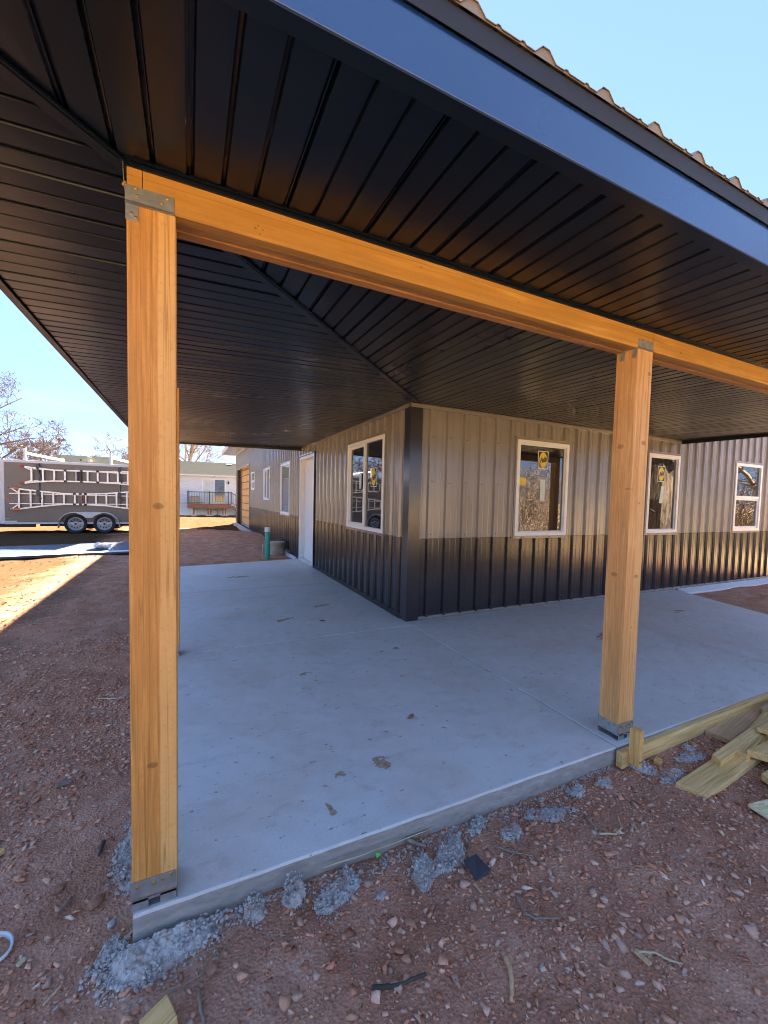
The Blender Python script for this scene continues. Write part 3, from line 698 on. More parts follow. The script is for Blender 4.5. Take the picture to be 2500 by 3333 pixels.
# drip edge
mb = MB()
prof = [(YF-.002, 2.542), (YF-.008, 2.538), (YF-.010, 2.548), (YF-.016, 2.583), (YF+.02, 2.586), (YF+.0, 2.543)]
n = len(prof); mb.add([(XF-.03, *p) for p in prof]+[(5.11, *p) for p in prof], [tuple(range(n))[::-1], tuple(range(n, 2*n))]+[(k_, (k_+1) % n, n+(k_+1) % n, n+k_) for k_ in range(n)]); mesh_obj('drip_edge', mb, 'drip', proof)
mb = MB()
prof = [(XF-.002, 2.542), (XF-.008, 2.538), (XF-.010, 2.548), (XF-.016, 2.583), (XF+.02, 2.586), (XF+.0, 2.543)]
mb.add([(p[0], YF-.03, p[1]) for p in prof]+[(p[0], 5.18, p[1]) for p in prof], [tuple(range(n))[::-1], tuple(range(n, 2*n))]+[(k_, (k_+1) % n, n+(k_+1) % n, n+k_) for k_ in range(n)]); mesh_obj('drip_edge', mb, 'drip', proof)
# ribbed roofing sheets
RP, RY, RX_, SL = .236, YF-.026, XF-.026, .235
def roof_panel(side, a, b):
    br = rib_breaks(a, b, RP, .076, .024); mb = MB(); r0, r1 = [], []
    for u in br:
        h = rib_h(u, RP, .025, .076, .024)*(1.0)
        h = h if h > .004 else h*1.8
        if side == 'f':
            yin = 0 if u >= 0 else max(RY+.001, -.02+u*HIPK)
            r0.append((u, RY, 2.588+h)); r1.append((u, yin, 2.588+h+(yin-RY)*SL))
        else:
            xin = 0 if u >= 0 else max(RX_+.001, u/HIPK)
            r0.append((RX_, u, 2.588+h)); r1.append((xin, u, 2.588+h+(xin-RX_)*SL*HIPK))
    n_ = len(br); mb.v = r0+r1+[(p[0], p[1], p[2]-.0022) for p in r0]+[(p[0], p[1], p[2]-.0022) for p in r1]
    for k_ in range(n_-1):
        mb.f += [(k_, k_+1, n_+k_+1, n_+k_), (2*n_+k_, 3*n_+k_, 3*n_+k_+1, 2*n_+k_+1), (k_, 2*n_+k_, 2*n_+k_+1, k_+1)]
    q0 = len(mb.v); mb.v += [((p[0], p[1]+.004, 2.584) if side == 'f' else (p[0]+.004, p[1], 2.584)) for p in r0]+[((p[0], p[1]+.004, p[2]-.001) if side == 'f' else (p[0]+.004, p[1], p[2]-.001)) for p in r0]
    mb.f += [(q0+k_, q0+k_+1, q0+n_+k_+1, q0+n_+k_) for k_ in range(n_-1)]
    mb.mi = [0]*len(mb.f)
    mesh_obj('roof_panel', mb, 'roofing', proof)
u = RX_+.01
while u < 5.1: roof_panel('f', u, min(u+4*RP, 5.12)); u += 4*RP
u = RY+.01
while u < 5.15: roof_panel('l', u, min(u+4*RP, 5.19)); u += 4*RP
mb = MB(); mb.bar((RX_, RY, 2.625), (0, 0, 2.625+3.2*SL*1.02), .14, .02); mesh_obj('hip_cap', mb, 'roofing', proof)

# ------------------------------------------------------------------ posts, beams, hardware
ZB, ZT = 2.30, 2.418
WP = .135
def screw_at(mb, p, axis, r_=.006):
    d = {'y': -1, 'x': -1}[axis]
    mb.lathe([(.0, -.0012), (r_*.55, -.0012), (r_*.6, -.004), (r_*.95, -.0035), (r_, 0)], 10, p, axis)
def make_post(x0, y0, label, mat, base=True, front=True):
    t_ = thing('porch_post', label, 'post', (x0+WP/2, y0+WP/2, 0), 0, 'timber posts holding up the porch beam')
    mb = MB(); mb.box(x0, x0+WP, y0, y0+WP, .038, ZB); sh = mesh_obj('timber', mb, mat, t_, bevel=.004)
    mb = MB()   # post base: side plates and stand-off
    mb.box(x0-.003, x0+WP-.002, y0-.003, y0-.0006, .045, .105); mb.box(x0-.003, x0+WP-.002, y0+WP+.0006, y0+WP+.003, .045, .105)
    mb.box(x0+.002, x0+WP-.002, y0-.003, y0+WP+.003, .030, .0375)
    for xa in (x0, x0+WP*.62): mb.box(xa, xa+WP*.36, y0-.003, y0-.0008, .002, .040); mb.box(xa, xa+WP*.36, y0+WP+.0008, y0+WP+.003, .002, .040)
    mb.box(x0-.003, x0-.0006, y0+.002, y0+WP-.002, .036, .10); mb.box(x0-.002, x0+WP, y0-.002, y0+WP, .0015, .006)
    bs = mesh_obj('post_base', mb, 'galv', t_)
    mb = MB()
    for (dx_, dz) in ((.017, .09), (.066, .088), (.092, .092), (.118, .1)): screw_at(mb, (x0+dx_, y0-.003, dz-.005), 'y')
    for (dy_, dz) in ((.025, .088), (.06, .080), (.10, .09)): screw_at(mb, (x0-.003, y0+dy_, dz), 'x')
    mesh_obj('base_screw', mb, 'brass', t_, kind='stuff')
    return t_
def cap_plate(t_, x0, y0, left_tab=True):
    mb = MB()
    mb.box(x0-.003, x0+WP-.004, y0-.0032, y0-.0006, ZB-.002, ZB+.052); mb.box(x0-.003, x0-.0006, y0-.003, y0+WP, ZB-.002, ZB+.05)
    mb.hexa([(x0-.003, y0-.009, ZB-.004), (x0+WP-.004, y0-.009, ZB-.004), (x0+WP-.004, y0, ZB-.004), (x0-.003, y0, ZB-.004), (x0-.003, y0-.0035, ZB+.006), (x0+WP-.004, y0-.0035, ZB+.006), (x0+WP-.004, y0, ZB+.006), (x0-.003, y0, ZB+.006)])
    c_ = mesh_obj('beam_bracket', mb, 'galv', t_, bevel=.0015)
    mb = MB()
    for (dx_, dz) in ((.026, .046), (.030, .024), (.112, .042), (.096, .023)): screw_at(mb, (x0+dx_, y0-.0033, ZB+dz), 'y', .0048)
    if left_tab:
        tb = MB(); tb.box(x0-.002, x0+.032, y0-.003, y0-.0006, ZB-.052, ZB-.004); mesh_obj('bracket_tab', tb, 'galv', t_, bevel=.001)
        for (dx_, dz) in ((.014, -.033), (.026, -.042)): screw_at(mb, (x0+dx_, y0-.0033, ZB+dz), 'y', .0048)
    else:
        tb = MB(); tb.box(x0-.003, x0-.0006, y0+.004, y0+.032, ZB-.052, ZB-.004); tb.box(x0-.003, x0-.0006, y0+.078, y0+.112, ZB-.05, ZB-.004); mesh_obj('bracket_tab', tb, 'galv', t_, bevel=.001)
        for (dy_, dz) in ((.012, -.032), (.024, -.044), (.088, -.036), (.10, -.044)): screw_at(mb, (x0-.0033, y0+dy_, ZB+dz), 'x', .0042)
    mesh_obj('bracket_screw', mb, 'brass', t_, kind='stuff')
PY = -2.66
p_ = make_post(-2.44, PY, 'nearest timber post, at the outer corner of the porch slab', 'post_left'); cap_plate(p_, -2.44, PY)
p_ = make_post(.02, PY, 'knotty timber post on the front slab edge with a short stake at its foot', 'post_right'); cap_plate(p_, .02, PY, False)
p_ = make_post(-2.478, -.21, 'rear timber post almost hidden behind the nearest post', 'post')
p_ = make_post(2.48, PY, 'front porch post right of the frame, second from the slab end', 'post'); cap_plate(p_, 2.48, PY, False)
p_ = make_post(4.96, PY, 'front porch post at the far right slab end, mirrored in the window', 'post'); cap_plate(p_, 4.96, PY, False)

bm_ = thing('porch_beam', 'long orange laminated timber beam carrying the front soffit', 'beam', (-2.44, PY, ZB))
for x0, x1 in ((-2.438, -2.397), (-2.3955, .152), (.1545, 5.096)):
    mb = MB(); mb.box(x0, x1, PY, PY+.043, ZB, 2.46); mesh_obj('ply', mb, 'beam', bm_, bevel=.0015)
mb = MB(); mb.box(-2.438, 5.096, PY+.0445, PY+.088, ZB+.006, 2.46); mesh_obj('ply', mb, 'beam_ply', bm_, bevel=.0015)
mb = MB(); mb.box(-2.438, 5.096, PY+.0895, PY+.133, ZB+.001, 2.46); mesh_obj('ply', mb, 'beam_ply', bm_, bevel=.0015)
mb = MB(); mb.box(-2.442, 5.096, PY-.010, PY-.0008, ZT-.012, ZT+.006); mb.box(-2.442, 5.096, PY-.022, PY-.010, ZT-.002, ZT+.006); mb.box(-2.442, 5.096, PY+.134, PY+.146, ZT-.010, ZT+.012); mesh_obj('channel_trim', mb, 'soffit', bm_)
mb = MB(); mb.bar((-2.449, PY+.004, ZB+.048), (-2.441, PY+.002, ZB+.06), .006, .006); mesh_obj('wood_sliver', mb, 'beam', bm_)
mb = MB(); mb.box(-2.456, -2.366, PY+.136, -.21+WP, ZB, 2.46)
tag(mesh_obj('porch_beam', mb, 'drip', bevel=.003), 'dark side beam behind the nearest post', 'beam')  # one even near-black over the whole side beam
mb = MB(); mb.tube([(-2.447, PY-.01, ZT-.008), (-2.4445, PY-.012, 2.36), (-2.442, PY-.010, 2.325)], .0012, 5)
tag(mesh_obj('wire', mb, 'galv_dark'), 'thin loose wire hanging beside the top of the nearest post', 'wire')

# ------------------------------------------------------------------ lumber by the right post
def board(name, label, pts_c, L, wdt, th, yaw, mat, pitch=0.0, roll=0.0, cut=0.0, group=None):
    """board lying with its near-end top-left corner region at pts_c (centre of near end, bottom)"""
    mb = MB(); c_ = cut
    v = [(0, -wdt/2, 0), (L, -wdt/2, 0), (L, wdt/2, 0), (c_, wdt/2, 0), (0, -wdt/2, th), (L, -wdt/2, th), (L, wdt/2, th), (c_, wdt/2, th)]
    mb.hexa(v); o = mesh_obj(name, mb, mat, bevel=.003)
    o.rotation_euler = (roll, pitch, yaw); o.location = pts_c
    return tag(o, label, 'board', group)
GB = -.092
o = board('form_board', 'long pale form board lying along the slab edge at the knotty post', (-.07, -2.735, GB+.0), 3.4, .040, .092, R(1.2), 'lumber', cut=.004)
mb = MB(); mb.hexa([(0, 0, 0), (.038, .0, 0), (.038, .06, 0), (0, .06, 0), (-.004, -.002, .205), (.036, -.002, .21), (.036, .06, .205), (-.004, .06, .20)])
o = mesh_obj('wooden_stake', mb, 'lumber_y', bevel=.003); o.location = (-.02, -2.816, -.06); o.rotation_euler = (R(0), R(2), R(2)); tag(o, 'short upright wooden stake screwed to the end of the form board', 'stake')
mb = MB(); screw_at(mb, (.010, -.001, .03), 'y', .005); screw_at(mb, (.028, -.001, .028), 'y', .005); q_ = mesh_obj('screw', mb, 'brass', o, local=True)
gp = 'boards heaped beside the form board'
board('plank', 'wide brownish plank flat beneath the others, next to the form board', (.80, -2.86, -.095), 1.3, .235, .034, R(9), 'lumber_brown', group=gp)
board('plank', 'brown board end lying on the wide plank at the right edge', (1.40, -2.86, -.052), 1.1, .14, .04, R(6), 'lumber_brown', group=gp)
board('plank', 'narrow pale board with a slanted cut end resting over the wide plank', (.42, -2.975, -.075), 1.4, .055, .055, R(6), 'lumber', cut=.03, roll=R(6), group=gp)
board('plank', 'longest pale board of the heap, its pointed end nearest the gravel', (.09, -3.04, -.098), 1.5, .135, .038, R(5), 'lumber', cut=-.03, group=gp)
board('plank', 'short pale block with an angled end on top of the heap', (.71, -3.075, -.045), .8, .10, .04, R(-2), 'lumber', cut=-.05, pitch=R(-1), group=gp)
board('plank', 'greyish board tip poking in at the right edge below the heap', (.52, -3.19, -.09), 1.0, .10, .04, R(2), 'lumber', cut=.04, group=gp)
board('plank', 'yellow board lying flat behind the pointed board, under the angled block', (.62, -3.0, -.066), 1.2, .09, .036, R(11), 'lumber', cut=.02, group=gp)
board('plank', 'thin pale strip of lumber across the top of the heap at the right edge', (1.0, -2.97, -.018), .9, .07, .03, R(3), 'lumber', cut=-.02, group=gp)
o = board('osb_sheet', 'pale green-white chipboard offcut at the right edge of the picture', (.20, -3.45, -.080), .9, .46, .016, R(-12), 'osb', cut=-.02, pitch=R(-2))

# ------------------------------------------------------------------ gravel, clods, sticks, debris
def ico(sub):
    bm = bmesh.new(); bmesh.ops.create_icosphere(bm, subdivisions=sub, radius=1); v = np.array([p.co[:] for p in bm.verts]); f = [tuple(q.index for q in p.verts) for p in bm.faces]; bm.free(); return v, f
ICO1, ICOF1 = ico(1); ICO2, ICOF2 = ico(2)
def hull_stone(seed):
    r_ = np.random.default_rng(seed); pts = r_.normal(size=(9, 3)); pts /= np.linalg.norm(pts, axis=1)[:, None]; pts *= r_.uniform(.7, 1.1, (9, 1)); pts *= (1, r_.uniform(.45, .85), r_.uniform(.25, .5))
    bm = bmesh.new(); [bm.verts.new(p) for p in pts]; bmesh.ops.convex_hull(bm, input=bm.verts)
    lone = [v for v in bm.verts if not v.link_faces]; bmesh.ops.delete(bm, geom=lone, context='VERTS'); bm.verts.index_update()
    v = np.array([p.co[:] for p in bm.verts]); f = np.array([[q.index for q in p.verts] for p in bm.faces]); bm.free(); return v, f
SHAPES = [hull_stone(i) for i in range(24)]
def free_ground(x, y):
    on_slab = (x > -2.45) & (y > -2.69) & ((x < 4.3) & (y < 0) | (x < 0) & (y < 4.9) | (x > -.05) & (y > -.02))
    return ~on_slab
TONES = np.array([(.60, .265, .155), (.66, .34, .21), (.72, .43, .30), (.56, .35, .25), (.64, .47, .36), (.44, .19, .11), (.76, .46, .27), (.80, .60, .45)])
TW = np.array([.25, .25, .19, .12, .03, .11, .04, .01])
def scatter(n, region, size_lo, size_hi, power, clump=None, seed=0):
    r_ = np.random.default_rng(seed); x0, x1, y0, y1 = region
    x = r_.uniform(x0, x1, n); y = r_.uniform(y0, y1, n); k_ = free_ground(x, y)
    if clump is not None: k_ &= (N1(x*clump+9, y*clump)+.6*N2(x*clump*2.5, y*clump*2.5)+r_.uniform(-.35, .35, n)) > -.17
    x, y = x[k_], y[k_]; s_ = size_lo+(size_hi-size_lo)*r_.random(len(x))**power
    return x, y, s_
sets = [scatter(32000, (-3.6, 1.9, -4.2, -2.6), .0030, .012, 2.4, .7, 1), scatter(12000, (-3.6, 1.9, -4.2, -2.6), .008, .024, 2.8, 1.3, 2), scatter(1300, (-3.6, 1.9, -4.2, -2.75), .018, .036, 2.2, 1.8, 12),
        scatter(24000, (-4.6, -2.4, -2.8, .8), .004, .013, 2.4, .7, 3), scatter(14000, (-4.6, -2.4, -2.8, .8), .009, .025, 2.4, .9, 4),
        scatter(7000, (-5.0, -2.4, .8, 5.0), .006, .020, 2.4, .8, 5), scatter(4500, (-5.5, -.1, 4.8, 12.5), .008, .030, 2.6, .7, 6), scatter(1200, (4.2, 8.5, -3, -.2), .006, .025, 2, .8, 8),
        scatter(1600, (-2.0, -.8, 12, 14), .01, .03, 2, None, 9)]
X_ = np.concatenate([a[0] for a in sets]); Y_ = np.concatenate([a[1] for a in sets]); S_ = np.concatenate([a[2] for a in sets])
Z_ = gh(X_, Y_)
vs_, fs_, tn = [], [], []; off = 0
rg = np.random.default_rng(77); which = rg.integers(0, len(SHAPES), len(X_)); ang = rg.uniform(0, 6.283, len(X_)); tone_i = rg.choice(len(TONES), len(X_), p=TW)
tx = rg.uniform(-.45, .45, len(X_)); br_ = rg.uniform(.75, 1.2, len(X_))
br_ = np.where((X_ < -4.05) | (Y_ > 13), br_*.12, br_)  # stone tones darkened in the sunlit areas to hold down glare
for i in range(len(X_)):
    v, f = SHAPES[which[i]]; c_, s_ = math.cos(ang[i]), math.sin(ang[i]); ct, st_ = math.cos(tx[i]), math.sin(tx[i])
    xx_, yy_, zz_ = v[:, 0], v[:, 1], v[:, 2]
    y2 = yy_*ct-zz_*st_; z2 = yy_*st_+zz_*ct
    w_ = np.stack([xx_*c_-y2*s_, xx_*s_+y2*c_, z2], 1)*S_[i]+(X_[i], Y_[i], Z_[i]+S_[i]*.18)
    vs_.append(w_); fs_.append(f+off); off += len(v); tn.append(np.tile(TONES[tone_i[i]]*br_[i], (len(v), 1)))
V_ = np.concatenate(vs_); F_ = np.concatenate(fs_); T_ = np.concatenate(tn)
me = bpy.data.meshes.new('gravel'); me.vertices.add(len(V_)); me.vertices.foreach_set('co', V_.ravel())
me.loops.add(len(F_)*3); me.loops.foreach_set('vertex_index', F_.ravel().astype(np.int32)); me.polygons.add(len(F_)); me.polygons.foreach_set('loop_start', np.arange(0, len(F_)*3, 3, dtype=np.int32))
me.update(calc_edges=True); me.validate()
ca = me.attributes.new('tone', 'FLOAT_COLOR', 'POINT'); ca.data.foreach_set('color', np.concatenate([T_, np.ones((len(T_), 1))], 1).ravel().astype(np.float32))
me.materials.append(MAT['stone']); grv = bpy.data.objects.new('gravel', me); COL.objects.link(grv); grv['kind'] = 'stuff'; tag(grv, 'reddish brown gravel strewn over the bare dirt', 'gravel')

def rock(label, x, y, size, seed, mat='rock', flat=.6, sink=.25):
    r_ = np.random.default_rng(seed); v = ICO2.copy(); d = r_.normal(size=(9, 3)); d /= np.linalg.norm(d, axis=1)[:, None]
    for k_ in range(9):
        h = v@d[k_]; lim = r_.uniform(.55, .85); over = np.maximum(h-lim, 0); v -= over[:, None]*d[k_]*.9
    v = v*np.array([1, r_.uniform(.6, .85), flat])*size; a_ = r_.uniform(0, 6.28); c_, s_ = math.cos(a_), math.sin(a_)
    v = np.stack([v[:, 0]*c_-v[:, 1]*s_, v[:, 0]*s_+v[:, 1]*c_, v[:, 2]], 1)
    mb = MB(); mb.add(v.tolist(), ICOF2); o = mesh_obj('rock', mb, mat); o.location = (x, y, g1(x, y)+size*flat*(1-2*sink)); return tag(o, label, 'rock', 'larger loose rocks in the dirt')
rock('fist-sized reddish rock alone on the dirt left of the nearest post, mid-height', -2.79, -.41, .052, 1)
rock('smooth tan stone touching the concrete spill left of the nearest post base', -2.575, -2.43, .034, 2)
rock('small round pale stone in the gap of the concrete spill near the post base', -2.515, -2.545, .019, 3, 'clod')
for i, (lab, x, y, s_) in enumerate([('brownish angular stone right below the concrete spill at the slab corner', -2.205, -2.86, .026), ('pinkish angular stone left of the white ring of gravel near the bottom edge', -2.53, -3.02, .024),
        ('flat pink stone at the bottom right corner of the picture', -.62, -3.36, .026), ('pale tan rock beside the splintered wood strip', -.80, -3.37, .022), ('pointed reddish rock below the sticks in front of the slab', -1.02, -3.10, .022),
        ('grey flat stone left of the bottom right wood strip', -1.02, -3.38, .026), ('long rust-coloured stone at the left edge above the white ring', -2.72, -2.30, .026)]):
    rock(lab, x, y, s_, 20+i, flat=.5)

def clod(name, label, pts, rads, seed, cat='concrete clod', group=None):
    r_ = np.random.default_rng(seed); mb = MB()
    for (p, q_) in zip(pts, rads):
        v = ICO1*(1+r_.normal(scale=.16, size=(len(ICO1), 1)))*np.array([r_.uniform(.8, 1.25), r_.uniform(.8, 1.25), r_.uniform(.65, 1.05)])*q_
        mb.add((v+np.array(p)).tolist(), ICOF1)
    o = mesh_obj(name, mb, 'clod'); return tag(o, label, cat, group)
def patch_mesh(mb, x, y, lx, ly, h, yaw, seed, res=.0045, edge=1.1):
    """rough crumbly concrete patch: dome with cauliflower lumps, torn outline"""
    c_, s_ = math.cos(yaw), math.sin(yaw); na, nb = int(2.5*lx/res), int(2.5*ly/res); ids = {}; grid = {}
    V0 = len(mb.v)
    for i in range(na+1):
        for j in range(nb+1):
            a, b = (i/na*2-1)*1.25, (j/nb*2-1)*1.25
            px_, py_ = x+a*lx*c_-b*ly*s_, y+a*lx*s_+b*ly*c_
            e = mnoise.fractal(Vector((px_*9, py_*9, seed*3.1)), 1.0, 2.0, 4)
            d = a*a+b*b+edge*e
            if d > 1: continue
            if px_ > -2.455 and py_ > -2.695 and py_ < 4.8: continue
            v1 = mnoise.voronoi(Vector((px_*55, py_*55, seed+e*.6)))[0][0]; v2 = mnoise.voronoi(Vector((px_*125, py_*125, seed*2.0)))[0][0]
            rim = min(1.0, (1-d)*3.0)
            z = g1(px_, py_)-.012+rim*(h*max(0, 1-d)**.35*(.8+.9*e)+.013*math.sqrt(max(0, 1-(v1*1.3)**2))+.007*math.sqrt(max(0, 1-(v2*1.3)**2))+.006)
            ids[(i, j)] = len(mb.v); mb.v.append((px_+.004*(v2-.4), py_-.004*(v1-.4), z))
    for (i, j), k_ in ids.items():
        if (i+1, j) in ids and (i, j+1) in ids and (i+1, j+1) in ids:
            mb.f.append((k_, ids[(i+1, j)], ids[(i+1, j+1)], ids[(i, j+1)])); mb.mi.append(0)
def grains(mb, x, y, lx, ly, yaw, n, seed, rlo=.003, rhi=.011, h=.02):
    r_ = np.random.default_rng(seed); c_, s_ = math.cos(yaw), math.sin(yaw)
    for _ in range(n):
        t_ = r_.uniform(0, 6.283); q_ = math.sqrt(r_.random())*1.25+max(0, r_.normal(scale=.12)); a, b = q_*math.cos(t_), q_*math.sin(t_)
        px_, py_ = x+a*lx*c_-b*ly*s_, y+a*lx*s_+b*ly*c_
        if px_ > -2.45 and py_ > -2.695: continue
        e = mnoise.fractal(Vector((px_*9, py_*9, seed*3.1)), 1.0, 2.0, 4); d = a*a+b*b+.9*e
        if d > 1.15 and r_.random() < .8: continue
        rr_ = (rlo+(rhi-rlo)*r_.random()**1.6)*(1.0 if d < 1 else .7); v = SHAPES[r_.integers(24)]; a_ = r_.uniform(0, 6.28); ca, sa = math.cos(a_), math.sin(a_)
        w_ = v[0]*np.array([1, 1, 1.7]); w_ = np.stack([w_[:, 0]*ca-w_[:, 1]*sa, w_[:, 0]*sa+w_[:, 1]*ca, w_[:, 2]], 1)*rr_
        w_ = w_+np.array((px_, py_, g1(px_, py_)+rr_*.3+(h*max(0, 1-d)**.5*r_.uniform(.5, 1.0) if d < 1 else 0)))
        mb.add(w_.tolist(), [tuple(int(q) for q in f) for f in v[1]])
def clump(label, x, y, lx, ly, h, yaw, n, rlo, rhi, seed):
    mb = MB(); patch_mesh(mb, x, y, lx*1.0, ly*1.0, h*.55, yaw, seed); grains(mb, x, y, lx*1.05, ly*1.1, yaw, int(70+lx*ly*52000), seed, h=h*.9+.006)
    return tag(mesh_obj('concrete_clod', mb, 'clod'), label, 'concrete clod', 'lumps of spilled concrete along the slab')
# overpour round the slab corner
mb = MB(); patch_mesh(mb, -2.32, -2.71, .20, .085, .03, .12, 31, edge=.6); patch_mesh(mb, -2.43, -2.735, .075, .095, .03, .1, 36, edge=.5); grains(mb, -2.30, -2.705, .24, .105, .12, 1500, 31, .004, .013, .035); grains(mb, -2.44, -2.74, .075, .09, 0, 500, 36, .004, .013, .035)
tag(mesh_obj('concrete_overpour', mb, 'clod'), 'pale crumbly concrete overpour spreading from under the slab corner', 'concrete spill')
mb = MB(); patch_mesh(mb, -2.455, -2.24, .08, .20, .035, .03, 32, edge=.7); patch_mesh(mb, -2.455, -1.92, .06, .20, .04, 0, 33, edge=.4); patch_mesh(mb, -2.45, -1.62, .04, .16, .03, 0, 34, edge=.5); grains(mb, -2.465, -2.24, .085, .21, .03, 900, 32, .004, .013, .04); grains(mb, -2.46, -1.92, .06, .2, 0, 600, 33, .004, .012, .03); grains(mb, -2.45, -1.62, .045, .16, 0, 300, 34, .004, .010, .02)
tag(mesh_obj('concrete_overpour', mb, 'clod'), 'grey crumbly concrete ridge along the left side of the slab by the nearest post', 'concrete spill')
mb = MB(); r_ = np.random.default_rng(91)
for _ in range(1500):
    px_ = -2.15+2.05*r_.random()**1.15; py_ = -2.70-abs(r_.normal(scale=.028))*(1.3+.9*math.sin(px_*7)); rr_ = .0025+.009*r_.random()**2.6
    v = SHAPES[r_.integers(24)]; a_ = r_.uniform(0, 6.28); ca, sa = math.cos(a_), math.sin(a_); w_ = v[0]*np.array([1, 1, 1.6]); w_ = np.stack([w_[:, 0]*ca-w_[:, 1]*sa, w_[:, 0]*sa+w_[:, 1]*ca, w_[:, 2]], 1)*rr_
    mb.add((w_+np.array((px_, py_, g1(px_, py_)+rr_*.4))).tolist(), [tuple(int(q) for q in f) for f in v[1]])
o = mesh_obj('concrete_crumbs', mb, 'clod'); o['kind'] = 'stuff'; tag(o, 'fine grey concrete crumbs strewn along the foot of the slab front', 'crumbs')
clump('small grey concrete cluster left of the slab corner spill', -2.505, -2.67, .035, .06, .03, 0, 60, .008, .016, 41)
clump('upright jagged concrete lump leaning against the slab front near the corner', -2.06, -2.735, .035, .05, .055, .2, 120, .007, .013, 42)
clump('tall wedge-shaped concrete lump standing beside the slab front', -1.905, -2.735, .042, .055, .085, -.3, 170, .007, .014, 43)
clump('oval concrete clod, left end of the largest broken patch', -1.425, -2.845, .075, .05, .035, .9, 170, .007, .014, 44)
clump('largest crumbled concrete patch in front of the slab', -1.24, -2.80, .15, .05, .035, .45, 380, .007, .015, 45)
clump('small concrete clod just right of the largest patch', -.965, -2.845, .05, .035, .03, .2, 90, .007, .014, 46)
clump('knobbly concrete clod against the slab above the largest patch', -1.06, -2.735, .06, .03, .03, .4, 90, .007, .013, 47)
clump('long tongue-shaped concrete flake lying right of the broken patch', -.68, -2.83, .14, .042, .022, -.38, 280, .007, .014, 48)
clump('loose grey concrete crumbs below the slab right of the long flake', -.46, -2.775, .06, .035, .03, .2, 110, .007, .013, 49)
clump('small concrete clod close to the end of the form board', -.27, -2.79, .05, .03, .028, .1, 80, .007, .013, 50)
clump('grey rough concrete lump in front of the form board', .05, -2.80, .07, .055, .04, -.9, 220, .007, .014, 51)
clump('scattered concrete crumbs in front of the form board', .14, -2.91, .09, .035, .01, .1, 60, .005, .011, 52)
clump('concrete lump half under the wide plank and form board', .50, -2.80, .06, .04, .025, .2, 90, .006, .013, 53)
clump('grey concrete crumbs between form board and pointed board', .40, -2.85, .10, .04, .012, -.2, 70, .006, .012, 54)
clump('small concrete clod at the slab front left of the broken twig', -1.70, -2.735, .022, .028, .03, 0, 40, .007, .012, 55)
clump('tiny concrete crumbs below the slab between the lumps and the green leaf', -1.76, -2.80, .09, .05, .005, .4, 50, .005, .010, 56)
clump('flat grey concrete crumb alone in the red gravel', -1.62, -2.88, .022, .016, .01, 0, 26, .006, .010, 57)

def stick(label, pts, rad, mat='stick', lift=.006, seed=0, name='stick', branch=None):
    rr_ = random.Random(seed+3); path = []
    for (a, b) in zip(pts[:-1], pts[1:]):
        for k_ in range(6):
            t_ = k_/6; x = a[0]+(b[0]-a[0])*t_+rr_.uniform(-.002, .002); y = a[1]+(b[1]-a[1])*t_+rr_.uniform(-.002, .002); path.append((x, y))
    path.append(pts[-1]); z = gh([p[0] for p in path], [p[1] for p in path]); z = np.convolve(np.pad(z, 2, mode='edge'), np.ones(5)/5, 'valid')
    mb = MB(); m_ = len(path); mb.tube([(x, y, zz+lift+rad) for (x, y), zz in zip(path, z)], [rad*(1.05-.45*i/m_+rr_.uniform(-.12, .12)) for i in range(m_)], 6)
    if branch:
        z2 = gh([p[0] for p in branch], [p[1] for p in branch]); mb.tube([(x, y, zz+lift+rad) for (x, y), zz in zip(branch, z2)], [rad*.7]*len(branch), 5)
    o = mesh_obj(name, mb, mat, smooth=True); return tag(o, label, 'stick', 'loose sticks on the ground')
stick('curved pale twig lying right of centre below the boards', [(-.60, -3.02), (-.53, -3.055), (-.47, -3.04), (-.42, -2.985)], .0045, 'straw', seed=1)
stick('crooked grey twig right of the long concrete flake', [(-.55, -2.90), (-.575, -2.97), (-.56, -3.02)], .0045, seed=2)
stick('forked grey twig beside the dark plate', [(-1.08, -2.87), (-1.04, -2.93), (-.97, -2.99)], .005, seed=3, branch=[(-1.07, -2.95), (-1.0, -2.94), (-.93, -2.92)])
stick('grey elbow-shaped stick in the gravel right of centre', [(-1.15, -3.09), (-1.17, -3.16), (-1.15, -3.185), (-1.06, -3.215)], .005, seed=4)
stick('short thick broken stick at the bottom centre', [(-1.34, -3.25), (-1.36, -3.30), (-1.40, -3.345)], .0085, 'lumber_brown', seed=5)
stick('dark flat stick lying near the bottom edge left of centre', [(-1.77, -3.145), (-1.70, -3.165), (-1.60, -3.18)], .007, 'darkbark', seed=6)
stick('bent brown branch touching the slab front beside the green leaf', [(-1.42, -2.695), (-1.36, -2.76)], .009, 'stick', lift=.02, seed=7, branch=[(-1.415, -2.695), (-1.36, -2.70), (-1.30, -2.70)])
stick('grey root running up from the bottom edge near the slab corner', [(-2.245, -2.90), (-2.235, -2.97), (-2.225, -3.03), (-2.222, -3.09)], .0055, seed=8)
stick('dark short stick left of the concrete ridge', [(-2.60, -2.13), (-2.605, -2.20)], .010, 'darkbark', seed=9)
stick('brown splinter lying in the gravel at the left', [(-2.665, -2.36), (-2.70, -2.43)], .006, seed=10)
stick('thin pale straw at the left below the white ring', [(-2.62, -2.70), (-2.655, -2.745)], .003, 'straw', seed=11)
stick('thin pale twig across the dirt near the reddish rock', [(-2.86, -.62), (-2.79, -.66), (-2.72, -.70)], .004, 'straw', seed=12)
stick('pale curved straw branch beside the wood strip at the bottom right', [(-.905, -3.41), (-.86, -3.435), (-.83, -3.47), (-.80, -3.495)], .004, 'straw', seed=13)
stick('long thin root strand under the corner spill', [(-2.32, -2.87), (-2.24, -2.865), (-2.17, -2.82), (-2.11, -2.775)], .0025, 'stick', seed=14)
